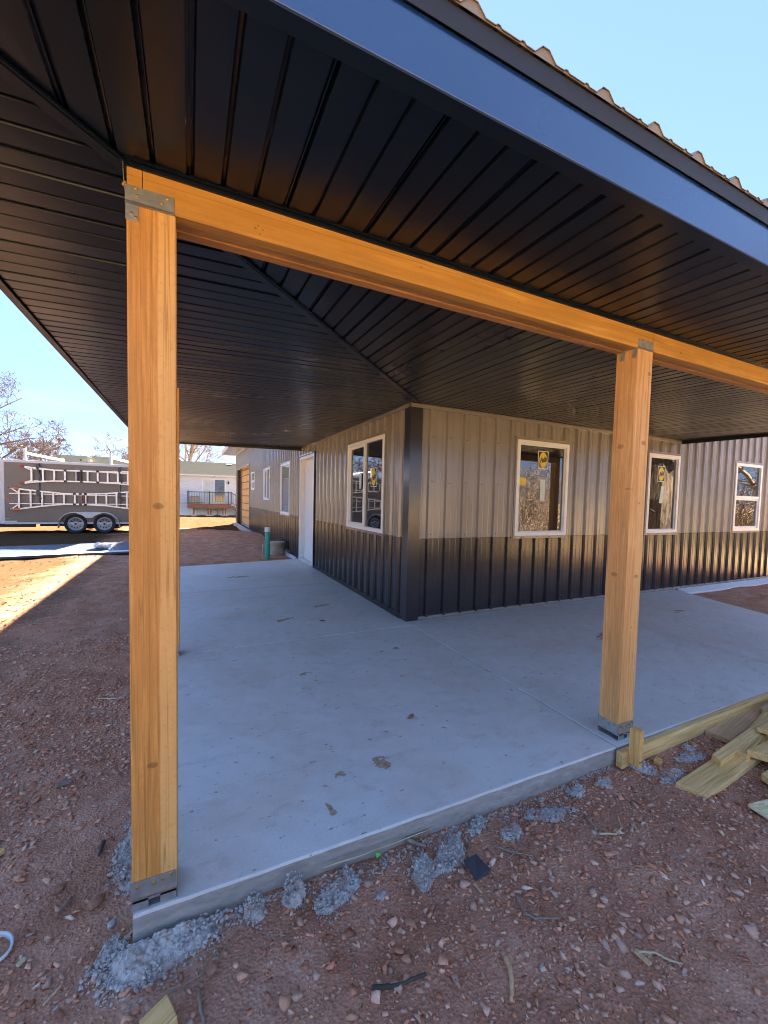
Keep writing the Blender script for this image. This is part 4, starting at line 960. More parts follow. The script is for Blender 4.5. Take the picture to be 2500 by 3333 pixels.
stick('long straw leaning along the slab front edge', [(-1.80, -2.71), (-1.6, -2.712), (-1.3, -2.712)], .0028, 'straw', lift=.045, seed=15)
stick('thin rust root strand in the gravel right of the dark plate', [(-.98, -3.0), (-.94, -3.06), (-.95, -3.12)], .002, 'stick', seed=16)
stick('small straw at the bottom left edge of the gravel', [(-2.52, -2.94), (-2.47, -2.97), (-2.43, -2.99)], .003, 'straw', seed=17)
# white plastic ring
mb = MB(); mb.lathe([(.040, 0), (.046, .003), (.048, .012), (.046, .02), (.041, .022), (.039, .012), (.040, 0)], 28)
o = mesh_obj('plastic_ring', mb, 'plastic', smooth=True); o.location = (-2.845, -2.49, g1(-2.845, -2.49)+.012); o.rotation_euler = (R(16), R(14), 0); tag(o, 'white plastic pipe ring at the left edge of the picture', 'ring')
# wood bits
def chunk(name, label, cx_, cy_, dims, yaw, mat, cat='wood scrap', tilt=(0, 0)):
    mb = MB(); a, b, c_ = dims
    mb.hexa([(-a/2, -b/2, 0), (a/2*.8, -b/2*1.1, 0), (a/2, b/2, 0), (-a/2*.85, b/2*.95, 0), (-a/2*.98, -b/2, c_), (a/2*.82, -b/2, c_), (a/2, b/2*.97, c_), (-a/2*.8, b/2, c_)])
    o = mesh_obj(name, mb, mat, bevel=.003); o.location = (cx_, cy_, g1(cx_, cy_)+.004); o.rotation_euler = (tilt[0], tilt[1], yaw); return tag(o, label, cat)
chunk('wood_block', 'sawn olive wood block cut by the bottom edge of the picture', -2.345, -2.955, (.085, .075, .035), .5, 'lumber', tilt=(.1, -.08))
chunk('wood_chip', 'tan wood chip at the left edge of the gravel', -2.985, -2.03, (.06, .035, .015), 1.1, 'lumber')
chunk('wood_strip', 'flat orange wood strip standing out at the bottom right', -.905, -3.425, (.021, .052, .008), .15, 'lumber_brown')
chunk('wood_chip', 'small tan chunk of wood under the form board end', .19, -2.80, (.06, .035, .022), .3, 'lumber_y')
chunk('wood_chip', 'orange splinter right of the dark plate', -1.255, -2.99, (.012, .045, .006), .1, 'lumber_brown')
chunk('wood_chip', 'pale chip of wood beside the white ring', -2.755, -2.565, (.03, .015, .008), .9, 'straw')
chunk('bark_chip', 'dark grey flat bark piece on the gravel left of the nearest post', -2.85, -1.62, (.075, .03, .012), .6, 'stick', 'bark', (.1, .15))
mb = MB(); mb.hexa([(-.04, -.035, 0), (.04, -.045, .004), (.038, .035, .0), (-.03, .042, .012), (-.04, -.035, .008), (.04, -.045, .012), (.038, .035, .008), (-.03, .042, .02)])
o = mesh_obj('dark_plate', mb, 'plate', bevel=.0015); o.location = (-1.215, -2.925, g1(-1.215, -2.925)+.014); o.rotation_euler = (R(12), R(-6), R(12)); tag(o, 'square dark slate-coloured plate lying in front of the concrete patch', 'plate')
def leaf(label, x, y, s_, mat='leafgreen', seed=0):
    mb = MB(); v = [(0, 0, 0), (s_*.5, s_*.35, .006), (s_, 0, .003), (s_*.5, -s_*.4, .008), (s_*.5, 0, .012)]
    mb.add(v+[(a, b, c_-.001) for a, b, c_ in v], [(0, 1, 4), (1, 2, 4), (2, 3, 4), (3, 0, 4), (6, 5, 9), (7, 6, 9), (8, 7, 9), (5, 8, 9)])
    o = mesh_obj('leaf', mb, mat); o.location = (x, y, g1(x, y)+.02); o.rotation_euler = (.4, -.3, seed); return tag(o, label, 'leaf')
def mud(x, y, lx, ly, yaw, seed, label):
    mb = MB(); res = .006; c_, s_ = math.cos(yaw), math.sin(yaw); na, nb = max(6, int(2.6*lx/res)), max(6, int(2.6*ly/res)); ids = {}
    for i in range(na+1):
        for j in range(nb+1):
            a, b = (i/na*2-1)*1.3, (j/nb*2-1)*1.3; px_, py_ = x+a*lx*c_-b*ly*s_, y+a*lx*s_+b*ly*c_
            e = mnoise.fractal(Vector((px_*16, py_*16, seed*1.7)), .8, 2.1, 5); d = a*a+b*b+1.5*e
            if d < .62: ids[(i, j)] = len(mb.v); mb.v.append((px_, py_, .0012+.004*max(0, min(1, (.62-d)))*(1+e)))
    for (i, j), k_ in ids.items():
        if (i+1, j) in ids and (i, j+1) in ids and (i+1, j+1) in ids: mb.f.append((k_, ids[(i+1, j)], ids[(i+1, j+1)], ids[(i, j+1)])); mb.mi.append(0)
    if mb.f: o = mesh_obj('mud_smear', mb, 'mud'); tag(o, label, 'mud', 'dried mud smears on the slab')
for i, (x, y, lx, ly, yaw, lab) in enumerate([(-1.58, -2.27, .055, .035, .3, 'largest dried mud smear on the slab near its front edge'), (-1.35, -2.27, .05, .06, .8, 'speckled mud smear right of the largest one near the slab front'), (-1.69, -2.49, .02, .05, .1, 'narrow mud streak running to the slab front edge'),
        (-.79, -1.33, .07, .03, .2, 'faint mud patch in the middle of the slab below the corner'), (-1.45, -1.0, .09, .03, .4, 'thin mud smear left of the slab middle'), (-.50, -.75, .10, .03, .5, 'mud smear on the slab in front of the house corner'),
        (-1.3, .55, .16, .05, .3, 'mud smear on the side slab near the joint'), (-.75, 1.0, .14, .05, .2, 'brown smear on the side slab below the slider window'), (-1.5, 3.4, .25, .08, .1, 'faint mud smear at the far end of the side slab'),
        (1.75, -1.25, .22, .06, .35, 'brown scrape mark on the slab right of the knotty post'), (3.6, -.95, .22, .05, .3, 'brown scrape mark at the far right end of the slab')]): mud(x, y, lx, ly, yaw, i+5, lab)
leaf('bright green leaf scrap at the foot of the slab front', -1.57, -2.725, .03, seed=1.0); leaf('tiny bright green scrap beside the nearest post, left side', -2.475, -1.75, .022, seed=2.0)
for i, (lab, x, y, mat, a) in enumerate([('tiny white chip on the slab left of the house corner', -1.73, 1.25, 'white', .035), ('small white chip on the slab by the wainscot', -.32, 1.32, 'white', .03), ('crumpled brown leaf on the slab in front of the window wall', -.9, .35, 'leafbrown', .04),
        ('dark brown dirt clod on the slab near the front edge', -.98, -1.92, 'rock', .045), ('pale wood splinter on the slab below the front window', 3.35, -.42, 'straw', .08)]):
    mb = MB(); r_ = np.random.default_rng(i); v = ICO1*np.array([1, .45, .16])*a*(1+r_.normal(scale=.22, size=(len(ICO1), 1))); mb.add(v.tolist(), ICOF1)
    o = mesh_obj(['paper_chip', 'paper_chip', 'dry_leaf', 'dirt_clod', 'wood_splinter'][i], mb, mat); o.location = (x, y, .006); o.rotation_euler = (0, 0, i*1.1+.3); tag(o, lab, ['chip', 'chip', 'leaf', 'dirt clod', 'splinter'][i])

# ------------------------------------------------------------------ sewer pipe, riser
px_, py_ = -.665, 5.62; pz = g1(px_, py_)-.05
t_ = thing('sewer_pipe', 'upright green sewer pipe with a white cap beside the slab end', 'pipe', (px_, py_, pz))
mb = MB(); mb.lathe([(0, pz), (.058, pz), (.058, .63), (.05, .63)], 20, (px_, py_, 0)); mesh_obj('pipe_body', mb, 'pipe', t_, smooth=False)
mb = MB(); mb.lathe([(.063, .60), (.063, .69), (.058, .70), (0, .70)], 20, (px_, py_, 0)); mesh_obj('pipe_cap', mb, 'white', t_)
cx_, cy_ = -.33, 6.35; cz = g1(cx_, cy_)-.04
t_ = thing('septic_riser', 'round grey-brown plastic riser lid against the wall behind the green pipe', 'riser', (cx_, cy_, cz))
mb = MB(); mb.lathe([(.21, cz), (.215, .12), (.21, .13), (.20, .14), (.205, .22), (.2, .23)], 28, (cx_, cy_, 0)); mesh_obj('riser_ring', mb, 'riser', t_)
mb = MB(); mb.lathe([(.19, .225), (.225, .23), (.225, .275), (.2, .29), (0, .295)], 28, (cx_, cy_, 0)); mesh_obj('riser_lid', mb, 'riser', t_)
mb = MB(); mb.box(cx_-.33, cx_-.24, cy_-.05, cy_+.05, cz, .23)
mesh_obj('riser_box', mb, 'riser', t_, bevel=.006)

# ------------------------------------------------------------------ dark metal sheets lying left
t_ = thing('metal_sheet', 'long blue-black metal trim sheet lying on the ground in front of the trailer', 'metal sheet', (-4.6, 7.2, .0))
A0, A1 = Vector((-7.2, 6.35, .09)), Vector((-2.75, 7.35, .07)); dr = (A1-A0).normalized(); nr = Vector((-dr.y, dr.x, 0))
mb = MB(); W_ = .95
def strip_prof(prof):
    m_ = MB(); v = [A0+nr*a+Vector((0, 0, b)) for a, b in prof]+[A1+nr*a+Vector((0, 0, b)) for a, b in prof]; k_ = len(prof)
    m_.add(v, [tuple(range(k_))[::-1], tuple(range(k_, 2*k_))]+[(i, (i+1) % k_, k_+(i+1) % k_, k_+i) for i in range(k_)]); return m_
mesh_obj('sheet_face', strip_prof([(0, .0), (0, .012), (W_, .10), (W_, .088)]), 'bluesheet', t_)
mesh_obj('sheet_lip', strip_prof([(-.10, -.012), (-.10, -.002), (-.004, .012), (-.004, .0)]), 'fabric', t_)
mesh_obj('sheet_hem', strip_prof([(-.15, -.05), (-.15, -.04), (-.104, -.012), (-.104, -.028)]), 'drip', t_)
mb = MB(); mb.box(-6.6, -6.4, 6.75, 7.35, -.1, .10); mb.box(-3.4, -3.2, 7.3, 7.95, -.1, .09); mesh_obj('support_block', mb, 'lumber_brown', t_)
r_ = np.random.default_rng(8); mb = MB()
for _ in range(16):
    v = ICO1*r_.uniform(.04, .09)*(1+r_.normal(scale=.28, size=(len(ICO1), 1)))*np.array([1.3, 1, .7])+np.array([r_.uniform(-.13, .13), r_.uniform(-.07, .07), r_.uniform(.0, .06)]); mb.add(v.tolist(), ICOF1)
o = mesh_obj('plastic_wrap', mb, 'plastic'); o.location = (-4.05, 7.38, .14); tag(o, 'crumpled clear plastic wrap lying on the blue-black metal sheet', 'plastic wrap')

# ------------------------------------------------------------------ trailer and ladders
TA = R(-1.18); TZ = .115
TM = Matrix.Translation((-7.231, 11.863, 0)) @ Matrix.Rotation(TA, 4, 'Z')
tr = thing('cargo_trailer', 'grey-beige enclosed cargo trailer with two ladders on its side', 'trailer', (-7.231, 11.863, TZ), TA)
def T(mb, name, mat, parent=tr, **kw):
    mb.v = [(x, y, z-TZ) for x, y, z in mb.v]; return mesh_obj(name, mb, mat, parent, local=True, **kw)
TL = 4.25
body = T(MB().box(.05, TL, .0, 2.0, .44, 2.26), 'body', 'trailer', bevel=.01)
T(MB().box(.0, .11, -.012, .05, .41, 2.31), 'corner_trim', 'pale', bevel=.01); T(MB().box(TL-.06, TL+.01, -.012, .05, .41, 2.31), 'corner_trim', 'pale', bevel=.01)
T(MB().box(.11, TL-.06, -.014, .06, 2.225, 2.30).box(.11, TL-.06, .06, 1.98, 2.262, 2.31), 'roof_rail', 'pale', bevel=.008)
T(MB().box(.11, TL-.06, -.008, .06, .40, .45), 'bottom_rail', 'pale', bevel=.005)
T(MB().box(-.4, .78, .1, .16, .30, .40), 'frame_rail', 'black'); T(MB().box(.78, TL, .5, .6, .30, .41).box(.78, TL, 1.4, 1.5, .30, .41).box(1.5, 2.9, .15, 1.85, .36, .44), 'chassis', 'black')
T(MB().bar((.05, .95, .38), (-1.2, .95, .40), .10, .08).bar((-1.0, .95, .10), (-1.0, .95, .8), .06, .06).bar((-1.0, .95, .13), (-1.0, .95, .11), .2, .2), 'tongue', 'black')
T(MB().box(-.0, .02, .1, .3, 1.12, 1.20), 'hinge_knob', 'pale')
T(MB().box(.12, .22, -.012, -.0005, 1.13, 1.165), 'marker_light', 'orange')
T(MB().box(.10, .22, -.0065, -.0005, .55, .56).box(.10, .38, -.0065, -.0005, .43+.03, .50), 'plate_label', 'pale')
for u in (.9, 1.75, 2.6, 3.4): T(MB().box(u, u+.006, -.004, -.0003, .45, 2.22), 'panel_seam', 'trailer')
for uc, zc in ((1.80, .405), (2.545, .405)):
    # tyre faces the viewer (axis y)
    mb = MB(); mb.lathe([(.205, .02), (.21, -.06), (.24, -.085), (.285, -.085), (.295, -.06), (.295, .07), (.28, .10), (.2, .10)], 36, (uc, .03, zc), 'y'); wh = T(mb, 'wheel', 'tyre', smooth=True)
    mb = MB(); mb.lathe([(.207, -.055), (.195, -.058), (.185, -.035), (.165, -.015), (.075, -.03), (.06, -.05), (.04, -.05), (.038, -.075), (0, -.078)], 30, (uc, .03, zc), 'y'); T(mb, 'rim', 'rim', wh)
    mb = MB()
    for k_ in range(10):
        a_ = k_*math.pi/5; mb.lathe([(0, -.032), (.021, -.031), (.021, -.01)], 10, (uc+.13*math.cos(a_), .03, zc+.13*math.sin(a_)), 'y')
    mb.lathe([(0, -.0805), (.03, -.080), (.03, -.06)], 10, (uc, .03, zc), 'y'); T(mb, 'rim_hole', 'black', wh)
# rear-side wheels (seen under the body)
for uc in (1.80, 2.545):
    mb = MB(); mb.lathe([(0, -.08), (.28, -.08), (.295, -.06), (.295, .06), (.28, .08), (0, .08)], 28, (uc, 1.9, .405), 'y'); T(mb, 'wheel', 'tyre')
# double-arched fender with a flat middle web
mb = MB(); prof = []
N_ = 40
def fend(u):
    z = .30
    for uc in (1.80, 2.545):
        d = u-uc
        if abs(d) < .40: z = max(z, .40+math.sqrt(max(0, .40**2-d*d))*.95)
    if 1.80 < u < 2.545: z = max(z, .78)
    return z
us = [1.385+(2.975-1.385)*i/N_ for i in range(N_+1)]
top = [(u, fend(u)) for u in us]
for (a, b) in zip(top[:-1], top[1:]):
    mb.hexa([(a[0], -.19, a[1]-.025), (b[0], -.19, b[1]-.025), (b[0], -.002, b[1]-.025), (a[0], -.002, a[1]-.025), (a[0], -.19, a[1]), (b[0], -.19, b[1]), (b[0], -.002, b[1]), (a[0], -.002, a[1])])
def low(u): 
    z = 0
    for uc in (1.80, 2.545):
        d = u-uc
        if abs(d) < .36: z = max(z, .40+math.sqrt(.36**2-d*d)*.93)
    return z
for i in range(14):
    a, b = 1.86+i*(2.485-1.86)/14, 1.86+(i+1)*(2.485-1.86)/14
    za, zb = max(.60, low(a)), max(.60, low(b))
    mb.hexa([(a, -.19, za), (b, -.19, zb), (b, -.182, zb), (a, -.182, za), (a, -.19, .756), (b, -.19, .756), (b, -.182, .756), (a, -.182, .756)])
T(mb, 'fender', 'pale')
# roof ladder racks
for u0, v0 in ((.59, 0), (2.72, 0)):
    T(MB().box(u0-.03, u0+.03, .0, .05, 2.30, 2.66), 'rack_post', 'white'); T(MB().box(u0-.025, u0+.025, .005, .045, 2.661, 2.685), 'rack_cap', 'black')
    T(MB().bar((u0+.01, .05, 2.52), (u0+.47, 1.9, 2.46), .06, .06), 'rack_arm', 'white'); T(MB().box(u0+.40, u0+.48, 1.86, 1.94, 2.31, 2.52), 'rack_foot', 'limegreen')
# ladder hangers
for (u, zt, zb) in ((.93, 2.22, 1.70), (.93, 1.44, 1.13), (2.985, 2.22, 1.70), (2.985, 1.44, 1.13)):
    T(MB().box(u-.012, u+.012, -.02, -.0005, zb-.25, zt), 'hanger_bar', 'black')
    T(MB().box(u-.06, u+.02, -.10, -.022, zt-.16, zt-.02).bar((u-.03, -.08, zt-.16), (u+.05, -.08, zb+.05), .04, .04).bar((u+.05, -.08, zb+.05), (u+.02, -.08, zb), .04, .04), 'hanger_clamp', 'plate')
def ladder(label, topr, botr, rungs, inner, feet, marks):
    L = thing('ladder', label, 'ladder', (-7.231, 11.863, 1.5), TA, 'articulated ladders hung on the trailer side')
    off_ = 1.5
    def Lm(mb, name, mat): 
        mb.v = [(x, y, z-off_) for x, y, z in mb.v]; return mesh_obj(name, mb, mat, L, local=True)
    for pr in (topr, botr):
        mb = MB()
        for a, b in zip(pr[:-1], pr[1:]): mb.bar((a[0], -.075, a[1]), (b[0]+.004, -.075, b[1]), .035, .042, (0, 0, 1))
        Lm(mb, 'rail', 'alu')
    for (a, b) in inner: Lm(MB().bar((a[0], -.05, a[1]), (b[0], -.05, b[1]), .02, .026), 'inner_rail', 'alu')
    zt_ = lambda u: float(np.interp(u, [p[0] for p in topr], [p[1] for p in topr])); zb_ = lambda u: float(np.interp(u, [p[0] for p in botr], [p[1] for p in botr]))
    for u in rungs: Lm(MB().bar((u, -.072, zb_(u)), (u, -.072, zt_(u)), .045, .03, (0, 1, 0)), 'rung', 'alu')
    for (a, b, w_, mt) in feet: Lm(MB().bar((a[0], -.075, a[1]), (b[0], -.075, b[1]), w_, w_*1.2), 'foot', mt)
    for (u, mt) in marks:
        for z in (zt_(u), zb_(u)): Lm(MB().box(u-.035, u+.035, -.105, -.098, z-.03, z+.03), 'hinge', mt)
    return L, Lm, zt_, zb_
L, Lm, zt_, zb_ = ladder('upper ladder with dark hinges hung on the trailer side', [(.55, 2.115), (.76, 2.09), (1.30, 2.035), (1.97, 2.045), (2.40, 2.05), (2.92, 2.06), (3.7, 2.12)], [(.55, 1.61), (.76, 1.655), (1.30, 1.71), (1.97, 1.715), (2.40, 1.71), (2.92, 1.695), (3.7, 1.62)],
    [.76, 1.03, 1.30, 1.56, 2.13, 2.39, 2.65, 2.92, 3.19, 3.46], [((.80, 2.05), (3.6, 2.02)), ((.80, 1.70), (3.6, 1.735))], [((.50, 2.115), (.60, 2.11), .055, 'red'), ((.50, 1.615), (.60, 1.62), .055, 'red'), ((.58, 2.10), (.75, 2.02), .028, 'alu'), ((.58, 1.63), (.75, 1.70), .028, 'alu')],
    [(1.57, 'black'), (1.97, 'plate'), (2.39, 'black')])
Lm(MB().box(1.84, 1.97, -.09, -.05, 1.74, 2.02), 'lock_block', 'black'); Lm(MB().box(1.83, 1.87, -.096, -.09, 1.8, 1.93), 'lock_knob', 'red'); Lm(MB().box(1.83, 1.85, -.1, -.05, 1.74, 2.02), 'rung', 'alu')
L, Lm, zt_, zb_ = ladder('lower ladder with orange feet hung above the trailer wheels', [(.25, 1.47), (.46, 1.445), (1.0, 1.385), (1.53, 1.335), (2.07, 1.335), (2.6, 1.365), (3.17, 1.43), (3.7, 1.48)], [(.25, .845), (.46, .857), (1.0, .945), (1.53, 1.012), (2.07, 1.01), (2.6, .985), (3.17, .905), (3.7, .85)],
    [.46, .73, 1.0, 1.27, 1.53, 1.80, 2.07, 2.34, 2.61, 2.88, 3.16, 3.43], [((.23, 1.31), (3.6, 1.30)), ((.23, 1.01), (3.6, 1.04))], [((.34, 1.465), (.46, 1.45), .05, 'orange'), ((.34, .845), (.48, .85), .05, 'orange'), ((.21, 1.475), (.33, 1.47), .035, 'plate'), ((.22, .84), (.33, .845), .035, 'plate'), ((.30, 1.45), (.45, 1.33), .028, 'alu'), ((.30, .86), (.45, .99), .028, 'alu')],
    [(1.79, 'black'), (1.94, 'plate'), (2.07, 'black')])
Lm(MB().box(1.99, 2.06, -.09, -.05, 1.05, 1.30), 'lock_block', 'black'); Lm(MB().box(2.01, 2.045, -.096, -.09, 1.07, 1.28), 'lock_knob', 'red')

# ------------------------------------------------------------------ mobile home and deck
HA = R(-4.56); HZ = -.42
hm = thing('mobile_home', 'pale lilac-grey mobile home with shingle roof beyond the yard', 'house', (-2.847, 36.17, HZ), HA)
def Hh(mb, name, mat, parent=hm, **kw):
    mb.v = [(x, y, z-HZ) for x, y, z in mb.v]; return mesh_obj(name, mb, mat, parent, local=True, **kw)
Hh(MB().box(-9.2, 13, 0, 4.6, .60, 3.15), 'wall', 'lap'); Hh(MB().box(-9.15, 12.9, .03, 4.5, -.5, .598), 'skirting', 'white')
k_ = -9.0
while k_ < 12.8:
    Hh(MB().box(k_, k_+.02, .015, .03, -.45, .57), 'skirting_seam', 'pale'); k_ += .6
v = [(-9.5, -.35, 3.06), (13.3, -.35, 3.06), (13.3, 2.3, 4.33), (-9.5, 2.3, 4.33), (-9.5, 4.95, 3.06), (13.3, 4.95, 3.06)]
rf = MB(); rf.add([(x, y, z+.08) for x, y, z in v]+[(x, y, z) for x, y, z in v], [(0, 1, 2, 3), (3, 2, 5, 4), (6, 9, 8, 7), (9, 10, 11, 8), (0, 6, 7, 1), (4, 5, 11, 10), (0, 3, 9, 6), (3, 4, 10, 9), (1, 7, 8, 2), (2, 8, 11, 5)]); rf = Hh(rf, 'roof', 'shingle')
Hh(MB().box(-9.5, 13.3, -.37, -.352, 3.02, 3.145), 'eave_fascia', 'pale', rf)
Hh(MB().lathe([(.13, 3.6), (.13, 4.15), (.2, 4.16), (.2, 4.26), (0, 4.3)], 12, (-6.95, 1.2, 0)), 'chimney', 'galv', rf); Hh(MB().lathe([(.05, 3.6), (.05, 4.05), (0, 4.05)], 8, (-7.5, 1.3, 0)), 'vent_pipe', 'plate', rf)
Hh(MB().hexa([(3.5, 1.75, 4.12), (3.95, 1.75, 4.12), (3.95, 2.15, 4.28), (3.5, 2.15, 4.28), (3.5, 1.75, 4.25), (3.95, 1.75, 4.25), (3.95, 2.1, 4.33), (3.5, 2.1, 4.33)]), 'roof_vent', 'black', rf)
d_ = MB(); 
for b_ in ((1.56, 1.64, -.05, -.002, .74, 2.80), (3.40, 3.48, -.05, -.002, .74, 2.80), (2.50, 2.58, -.045, -.002, .74, 2.74), (1.64, 3.40, -.05, -.002, 2.74, 2.80), (1.64, 3.40, -.05, -.002, .70, .78)): d_.box(*b_)
sd = Hh(d_, 'sliding_door', 'white'); Hh(MB().box(2.58, 3.40, -.02, -.004, .78, 2.74), 'pane', 'glass_far', sd)
for i in range(9): Hh(MB().box(1.645+i*.095, 1.645+i*.095+.085, -.012-.006*(i % 2), -.003, .78, 2.74), 'blind_slat', 'blind', sd)
Hh(MB().box(3.62, 3.80, -.03, -.002, 2.3, 2.7), 'lamp_plate', 'white')
Hh(MB().lathe([(.03, 2.36), (.07, 2.38), (.075, 2.52), (.085, 2.55), (.02, 2.63), (.02, 2.68)], 8, (3.71, -.10, 0)), 'porch_lamp', 'black')
Hh(MB().lathe([(.04, 0), (.05, -.03), (.04, -.08), (0, -.1)], 8, (2.58, -.002, 3.02), 'y'), 'camera_dome', 'black')
dk = thing('deck', 'small raised reddish wooden deck with black railing at the mobile home', 'deck', (-2.847, 36.17, HZ), HA)
Hd = lambda mb, name, mat, parent=dk, **kw: Hh(mb, name, mat, parent, **kw)
DY = -1.55
Hd(MB().box(.55, 3.95, DY, -.06, .56, .62), 'deck_floor', 'deckwood'); Hd(MB().box(.55, 3.95, DY-.04, DY-.002, .28, .60), 'rim_board', 'deckwood')
Hd(MB().box(.56, .60, DY, -.06, .3, .56).box(3.9, 3.94, DY, -.06, .3, .56), 'joist', 'deckwood')
for u in (1.02, 2.12, 2.30, 3.28, 3.48):
    Hd(MB().box(u-.06, u+.06, DY+.15, DY+.27, -.30, .56), 'support_post', 'deckwood'); Hd(MB().hexa([(u-.2, DY+.02, -.5), (u+.2, DY+.02, -.5), (u+.2, DY+.4, -.5), (u-.2, DY+.4, -.5), (u-.14, DY+.08, -.26), (u+.14, DY+.08, -.26), (u+.14, DY+.34, -.26), (u-.14, DY+.34, -.26)]), 'pier_block', 'block')
Hd(MB().box(.57, 3.93, DY, DY+.04, 1.60, 1.66), 'top_rail', 'railing'); Hd(MB().box(.57, 3.93, DY, DY+.04, .72, .75), 'bottom_rail', 'railing')
for u in (.60, 2.22, 3.70, 3.93): Hd(MB().box(u-.045, u+.045, DY-.02, DY+.06, .62, 1.72), 'rail_post', 'railing')
u = .72
while u < 3.7:
    Hd(MB().box(u-.011, u+.011, DY+.01, DY+.032, .75, 1.60), 'baluster', 'railing'); u += .125
Hd(MB().bar((3.97, DY+.02, 1.62), (4.9, DY+.02, 1.05), .04, .06).bar((3.97, DY+.02, .75), (4.9, DY+.02, .18), .04, .04), 'stair_rail', 'railing')
for i in range(7): Hd(MB().box(4.02+i*.125-.011, 4.02+i*.125+.011, DY+.01, DY+.032, .72-i*.077, 1.59-i*.077), 'baluster', 'railing')
for i in range(4): Hd(MB().box(3.96+i*.26, 4.24+i*.26, DY, -.2, .40-i*.22, .44-i*.22), 'stair_tread', 'deckwood')
Hd(MB().bar((3.95, DY, .45), (5.0, DY, -.40), .04, .24), 'stair_stringer', 'deckwood')
o = Hh(MB().box(.72, 1.36, -.75, -.25, .63, 1.22).box(.70, 1.38, -.77, -.23, 1.22, 1.27), 'storage_box', 'riser', None, bevel=.02); o.matrix_world = Matrix.Translation((-2.847, 36.17, HZ)) @ Matrix.Rotation(HA, 4, 'Z'); tag(o, 'beige storage box standing on the deck behind the railing', 'box')
o = Hh(MB().lathe([(.27, -.02), (.31, -.02), (.31, .02), (.27, .02), (.27, -.02)], 22, (2.60, -.4, -.15), 'y'), 'hose_coil', 'black', None); o.matrix_world = Matrix.Translation((-2.847, 36.17, HZ)) @ Matrix.Rotation(HA, 4, 'Z'); tag(o, 'black hose loop leaning on the skirting under the deck', 'hose')

# ------------------------------------------------------------------ bare trees
def make_tree(label, x, y, height, r0, seed, lean=(0, 0), levels=4, spread=.6, mats=('bark', 'twig'), leaves=0, kids=(6, 5, 4, 4), low=.3, rmin=.004, name='bare_tree', group='bare trees'):
    rr_ = random.Random(seed); z0 = g1(x, y)-.1 if abs(x) < 500 else 0
    tt = thing(name, label, 'tree', (x, y, z0), 0, group); trunk, crown = MB(), MB(); tips = []
    def branch(p, d, L, r_, lv):
        n_ = 5 if lv < 2 else 3; pts = [p.copy()]; q_ = p.copy(); dd = d.normalized()
        for i in range(n_):
            dd = (dd+Vector((rr_.gauss(0, 1), rr_.gauss(0, 1), rr_.gauss(0, .7)))*(.10+.05*lv)+Vector((0, 0, .03 if lv else .02))).normalized(); q_ = q_+dd*L/n_; pts.append(q_.copy())
        rad = [max(rmin, r_*(1-.62*i/n_)) for i in range(n_+1)]
        (trunk if lv < 1 else crown).tube(pts, rad, 8 if lv == 0 else (5 if lv == 1 else 3), cap=False)
        if lv >= levels: tips.append(q_); return
        for k_ in range(kids[min(lv, len(kids)-1)]):
            t_ = rr_.uniform(low if lv == 0 else .2, 1.0); f = t_*n_; i = min(n_-1, int(f)); b = pts[i].lerp(pts[i+1], f-i)
            dloc = (pts[i+1]-pts[i]).normalized(); az = rr_.uniform(0, 6.283); side = dloc.orthogonal().normalized(); side = Matrix.Rotation(az, 3, dloc) @ side
            nd = (dloc*(1-spread*.6)+side*spread*rr_.uniform(.7, 1.4)).normalized()
            branch(b, nd, L*rr_.uniform(.42, .66)*(1.1-.35*t_), rad[i]*rr_.uniform(.4, .62), lv+1)
    branch(Vector((x, y, z0)), Vector((lean[0], lean[1], 1)), height*.72, r0, 0)
    if leaves:
        for q_ in rr_.choices(tips, k=leaves):
            a = q_+Vector((rr_.gauss(0, .12), rr_.gauss(0, .12), rr_.gauss(0, .12))); s_ = rr_.uniform(.03, .07)
            crown.add([a+Vector((rr_.uniform(-s_, s_), rr_.uniform(-s_, s_), rr_.uniform(-s_, s_))) for _ in range(3)], [(0, 1, 2)], 1)
    mesh_obj('trunk', trunk, mats[0], tt); mesh_obj('crown', crown, [mats[1], 'leafbrown'], tt); return tt
make_tree('large spreading bare tree at the left edge behind the trailer', -12.6, 25.2, 8.0, .17, 6, lean=(.02, 0), spread=.9, leaves=160, kids=(16, 7, 5, 4), low=.15, levels=4, rmin=.009)
make_tree('low bare tree between the large left tree and the trailer rack', -9.9, 27.5, 5.2, .10, 15, spread=.9, leaves=60, kids=(12, 7, 5, 3), low=.2, rmin=.011)
make_tree('round-topped bare tree rising behind the trailer roof', -10.5, 52, 7.8, .2, 8, spread=.75, leaves=260, kids=(12, 7, 5, 3), low=.4, rmin=.018)
make_tree('pale bare tree leaning above the mobile home roof by the nearest post', -3.2, 49.5, 13.5, .30, 21, lean=(.14, 0), spread=.55, kids=(12, 6, 5, 3), low=.25, rmin=.018)
make_tree('small faint bare tree above the mobile home beside the steel wall', 2.0, 58, 7.5, .16, 30, spread=.75, kids=(10, 6, 5, 3), low=.3, rmin=.018)
make_tree('distant bare tree low over the mobile home roof end', -16.5, 60, 9.0, .2, 34, spread=.75, kids=(10, 6, 5, 3), low=.3, rmin=.02)
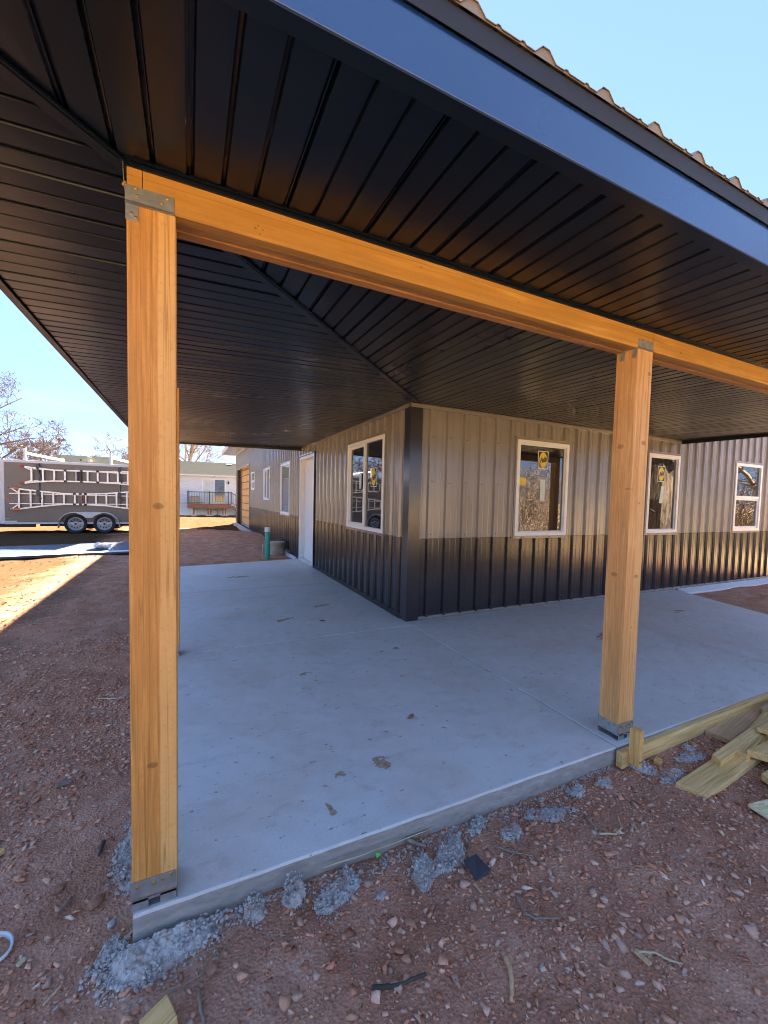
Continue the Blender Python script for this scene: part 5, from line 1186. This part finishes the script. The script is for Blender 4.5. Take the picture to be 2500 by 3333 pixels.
# trees and brush behind the viewpoint, mirrored in the windows
make_tree('huge dark-trunked tree mirrored in the second front window', 15.2, -6.6, 13, .62, 41, spread=.6, mats=('trunkbark', 'darkbark'), kids=(9, 6, 4, 3), low=.22, group='trees mirrored in the windows')
make_tree('bare tree mirrored in the sash window', 19.5, -4.6, 11, .28, 44, lean=(.25, 0), spread=.75, kids=(9, 6, 4, 3), low=.15, group='trees mirrored in the windows')
make_tree('bare tree mirrored in the side wall window', -15, 6.5, 9, .25, 45, spread=.7, kids=(9, 6, 4, 3), low=.2, group='trees mirrored in the windows')
make_tree('tall bare tree far behind the viewpoint', 4, -26, 12, .3, 46, spread=.7, kids=(9, 6, 4, 3), low=.2, group='trees mirrored in the windows')
make_tree('second tall bare tree far behind the viewpoint', -8, -24, 11, .3, 47, spread=.7, kids=(9, 6, 4, 3), low=.2, group='trees mirrored in the windows')
def shrub(label, x, y, h, n_, seed):
    rr_ = random.Random(seed); z0 = g1(x, y)-.05; tt = thing('shrub', label, 'shrub', (x, y, z0), 0, 'leafless brush behind the viewpoint'); mb = MB()
    for _ in range(n_):
        p = Vector((x+rr_.gauss(0, .5), y+rr_.gauss(0, .5), z0)); d = Vector((rr_.gauss(0, .35), rr_.gauss(0, .35), 1)).normalized(); L = h*rr_.uniform(.5, 1.05)
        pts = [p.copy()]
        for i in range(5): d = (d+Vector((rr_.gauss(0, .18), rr_.gauss(0, .18), rr_.gauss(0, .08)))).normalized(); p = p+d*L/5; pts.append(p.copy())
        mb.tube(pts, [.018*(1-.16*i) for i in range(6)], 3, cap=False)
        for k_ in range(7):
            i = rr_.randint(1, 4); b = pts[i].lerp(pts[i+1], rr_.random()); e = Vector((rr_.gauss(0, 1), rr_.gauss(0, 1), rr_.uniform(.1, 1))).normalized()
            q1 = b+e*L*.12; q2 = q1+(e+Vector((rr_.gauss(0, .4), rr_.gauss(0, .4), .3))).normalized()*L*.12; mb.tube([b, q1, q2], [.008, .006, .004], 3, cap=False)
    mesh_obj('crown', mb, 'twig', tt)
for i, (x, y, h) in enumerate([(8.6, -7.6, 3.2), (10.2, -8.8, 3.8), (11.6, -9.2, 3.4), (12.6, -10.6, 4.2), (7.4, -9.2, 2.8), (17.5, -7.8, 3.5), (9.2, -11, 4), (19, -9.5, 4), (14, -12.5, 4.5), (15.5, -3.6, 2.2), (18.5, -5.4, 3.4), (21.5, -5.8, 3.8), (17.2, -4.2, 2.6)]):
    shrub(['nearest tangled brown shrub', 'tall tangled shrub', 'rounded brown shrub', 'tallest rear shrub', 'low straggly shrub', 'shrub beside the huge trunk', 'rear straggly shrub', 'far rounded shrub', 'farthest tall shrub', 'small shrub right of the house', 'full shrub right of the house', 'rearmost shrub right of the house', 'thin shrub right of the house'][i]+' mirrored in the front windows', x, y, h, 70, 60+i)
for i, (x, y, yaw) in enumerate([(7.2, -6.3, .3), (7.5, -6.5, .1)]):
    board('plank', ['lower', 'upper'][i]+' loose plank of the pile mirrored in the front window', (x, y, g1(x, y)+.02+.06*i), 2.4, .25, .05, yaw, 'lumber', group='planks piled behind the viewpoint')
